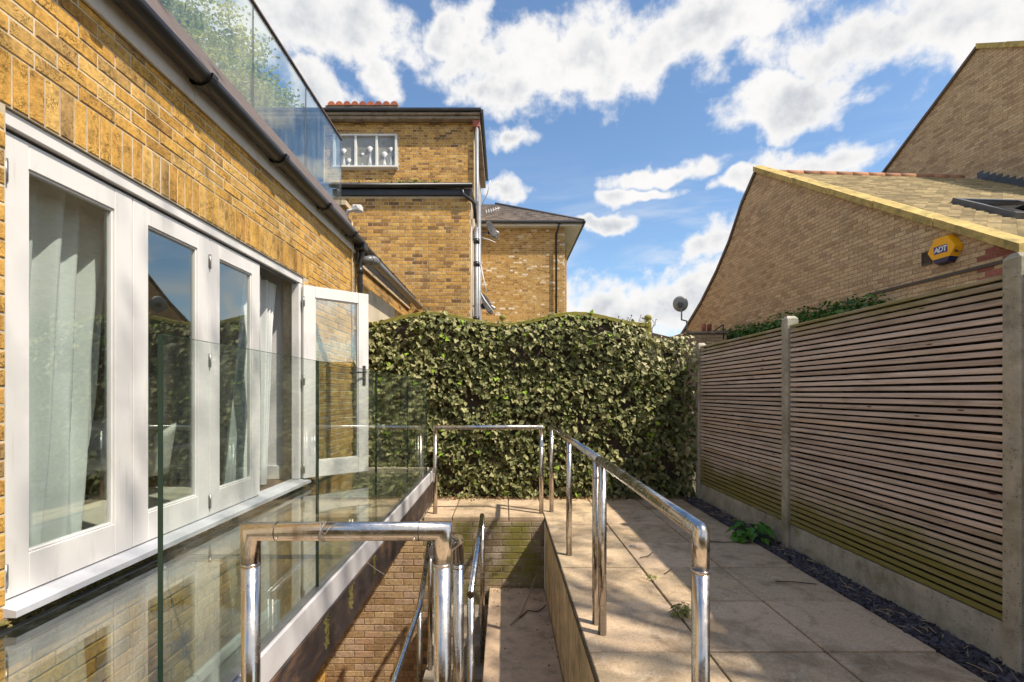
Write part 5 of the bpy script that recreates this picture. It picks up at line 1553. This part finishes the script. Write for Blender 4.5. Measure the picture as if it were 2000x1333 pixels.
def tree(name, base, h, crown, n, leafsize, label, seed, mat='tree_leaf', nb=26, rad=0.16):
    rr = random.Random(seed)
    t = thing(name, base, label, 'tree')
    b = Vector(base); c = Vector(crown[0]); cr = crown[1]
    mb = MB()
    top = Vector((c.x + rr.uniform(-.3, .3), c.y, c.z + cr[2] * .4))
    trunk = [b, b.lerp(top, .3) + Vector((rr.uniform(-.15, .15), rr.uniform(-.15, .15), 0)), b.lerp(top, .6) + Vector((rr.uniform(-.25, .25), rr.uniform(-.2, .2), 0)), top]
    mb.tube(trunk, [rad, rad * .75, rad * .5, rad * .15], 10)
    mb.build('trunk', 'bark', t)
    br = MB(); tips = []
    for i in range(nb):
        f = rr.uniform(.35, .95)
        s0 = trunk[1].lerp(trunk[3], (f - .3) / .7)
        v = Vector((rr.gauss(0, 1), rr.gauss(0, 1), rr.gauss(.2, .8))).normalized()
        e_ = c + Vector((v.x * cr[0], v.y * cr[1], v.z * cr[2])) * rr.uniform(.6, .98)
        m1 = s0.lerp(e_, .5) + Vector((rr.uniform(-.3, .3), rr.uniform(-.3, .3), rr.uniform(0, .4)))
        br.tube([s0, m1, e_], [rad * .28, rad * .16, rad * .04], 6)
        tips += [e_, m1.lerp(e_, .5), m1.lerp(e_, .75)]
        for q in range(4):
            u_ = m1.lerp(e_, rr.uniform(.2, .9)); w_ = u_ + Vector((rr.gauss(0, 1), rr.gauss(0, 1), rr.gauss(.1, .7))) * .18 * sum(cr) / 3
            br.tube([u_, u_.lerp(w_, .5) + Vector((0, 0, .05)), w_], [rad * .08, rad * .05, rad * .02], 5)
            tips.append(w_)
    br.build('branches', 'bark', t)
    lv = []
    for _ in range(n):
        p0 = rr.choice(tips); q = .11 * sum(cr) / 3
        p = p0 + Vector((rr.gauss(0, q), rr.gauss(0, q), rr.gauss(0, q * .8)))
        lv.append((rr.choice((0, 1, 1)), leaf_matrix(p, Vector((rr.gauss(0, .7), rr.gauss(0, .7), .6 + rr.gauss(0, .5))), Vector((rr.gauss(0, 1), rr.gauss(0, 1), -.4)), leafsize * rr.uniform(.6, 1.3))))
    mesh_obj('crown', fast_mesh('crown', lv, mat), t)
    return t
tree('leafy_tree', (-11.5, 20.0, -0.05), 16, ((-12.3, 20.0, 12.7), (3.4, 3.0, 4.2)), 60000, 0.15, 'tall spring green tree seen through the roof terrace glass', 3, nb=44, rad=.28)
tree('garden_tree', (6.6, -0.9, -0.05), 9, ((4.6, 1.2, 8.9), (3.6, 2.9, 2.3)), 800, 0.12, 'garden tree beyond the fence, out of the picture, dappling the yard with shade', 11, nb=34, rad=.15)

def weed(name, c, n, size, label, mat, kind=1, spread=.5):
    t = thing(name, c, label, 'weed')
    st = MB()
    for i in range(n):
        an = 2 * math.pi * i / n + R.uniform(-.3, .3); r_ = size * R.uniform(.35, .9); hh = size * R.uniform(.25, 1.25)
        e_ = Vector(c) + Vector((math.cos(an) * r_ * spread * 1.6, math.sin(an) * r_ * spread * 1.6, hh * .75))
        st.tube([Vector(c), Vector(c).lerp(e_, .5) + Vector((0, 0, hh * .2)), e_], size * .012, 4)
        nn = Vector((math.cos(an) * .5, math.sin(an) * .5, .9)); tp = Vector((math.cos(an), math.sin(an), -.25))
        leaf_obj(kind, mat, leaf_matrix(e_, nn, tp, size * R.uniform(.4, .7)), t)
    st.build('stalks', mat, t)
    return t
weed('green_weed', (2.38, 4.80, -0.005), 30, .20, 'bright green leafy weed growing from the slate strip by the far fence panel', 'weed', 0, .55)
weed('paving_weed', (1.128, 3.17, 0.002), 22, .085, 'small green weed rosette in the paving joint left of the corner post', 'weed_dry', 1, .35)
weed('paving_weed', (1.122, 3.80, 0.002), 12, .05, 'tiny pale weed in the paving joint further along the patio', 'weed_dry', 1, .6)
# scattered twigs and stalks on the paving and in the slates
def twig(pts, r, label, mat='twig'):
    return tag(tb('twig', mat, None, pts, r, 5), label, 'twig')
twig([(1.16, 4.25, .012), (1.24, 4.28, .016), (1.30, 4.36, .02)], .004, 'short dark twig lying on the paving beyond the larger paving weed')
twig([(1.25, 3.87, .012), (1.33, 3.95, .02)], .004, 'dark twig lying beside the tiny weed in the paving joint')
twig([(1.95, 4.72, .012), (2.05, 4.66, .02), (2.2, 4.70, .012), (2.33, 4.66, .016)], .005, 'long dark twig lying in front of the bright green weed')
twig([(2.62 - .02, 4.70, .22), (2.60, 4.95, .245), (2.585, 5.15, .235)], .004, 'pale dry stalk leaning along the gravel board beside the middle post', 'straw')
twig([(2.03, 3.72, .01), (2.16, 3.70, .014), (2.30, 3.66, .012)], .004, 'thin brown twig on the paving beside the slate strip')
twig([(0.06, 4.75, -0.795), (0.16, 4.95, -.79), (0.27, 5.3, -.72), (0.36, 5.6, -.62)], .007, 'dry stalk leaning on the back wall at the end of the landing', 'straw')
twig([(0.15, 4.9, -0.80), (0.24, 5.05, -.79), (0.34, 5.02, -.79), (0.42, 5.12, -.78)], .006, 'forked dark twig on the landing in front of the back wall')
mb = MB()
for _ in range(130):
    x = R.uniform(2.40, 2.60); y = 1.5 + 5 * R.random(); an = R.gauss(math.pi / 2, .8); l_ = R.uniform(.03, .11)
    p = Vector((x, y, .018 + R.random() * .012)); q_ = p + Vector((math.cos(an) * l_, math.sin(an) * l_, R.uniform(-.005, .012)))
    mb.tube([p, p.lerp(q_, .5) + Vector((R.uniform(-.01, .01), 0, .004)), q_], R.uniform(.001, .0028), 4)
tag(mb.build('dry_stalks', 'straw'), 'dry stalks scattered over the slate chippings', 'stalks', kind='stuff')
mb = MB()
for _ in range(90):
    x = R.uniform(-.12, .44); y = R.uniform(3.2, 5.66)
    if R.random() < .45: y = 5.67 - abs(R.gauss(0, .06))
    if R.random() < .3: x = .45 - abs(R.gauss(0, .03))
    s_ = R.uniform(.0015, .006)
    mb.obox(Vector((x, y, -.808 + s_ * .4)), Vector((s_ * R.uniform(.6, 1.6), s_ * R.uniform(-.5, .5), 0)), Vector((0, s_, 0)), Vector((0, 0, s_ * .5)))
tag(mb.build('landing_debris', 'twig'), 'bits of dirt and dead leaf on the brown stair landing', 'debris', kind='stuff')
cap = MB().tube([(1.19, 4.595, .0005), (1.19, 4.595, .004), (1.19, 4.595, .006)], [.032, .032, .024], 20).build('drain_cap', 'wire')
tag(cap, 'small round pale metal cap set in the paving near the steel railing', 'cap')

# ================================================================== unseen wall added behind the camera for warm bounce and rail reflections
nb_ = thing('bounce_wall', (-1, -4.2, 0), 'unseen brick wall added behind the camera for warm bounce and rail reflections', 'wall')
MB().box(-8, 5.0, -4.5, -4.2, -0.05, 2.3).build('wall', 'brick_gold', nb_)
for k in range(13):
    cb('coping_stone', 'post', nb_, -7.99 + k, -7.01 + k, -4.55, -4.15, 2.302, 2.38, 0.008)
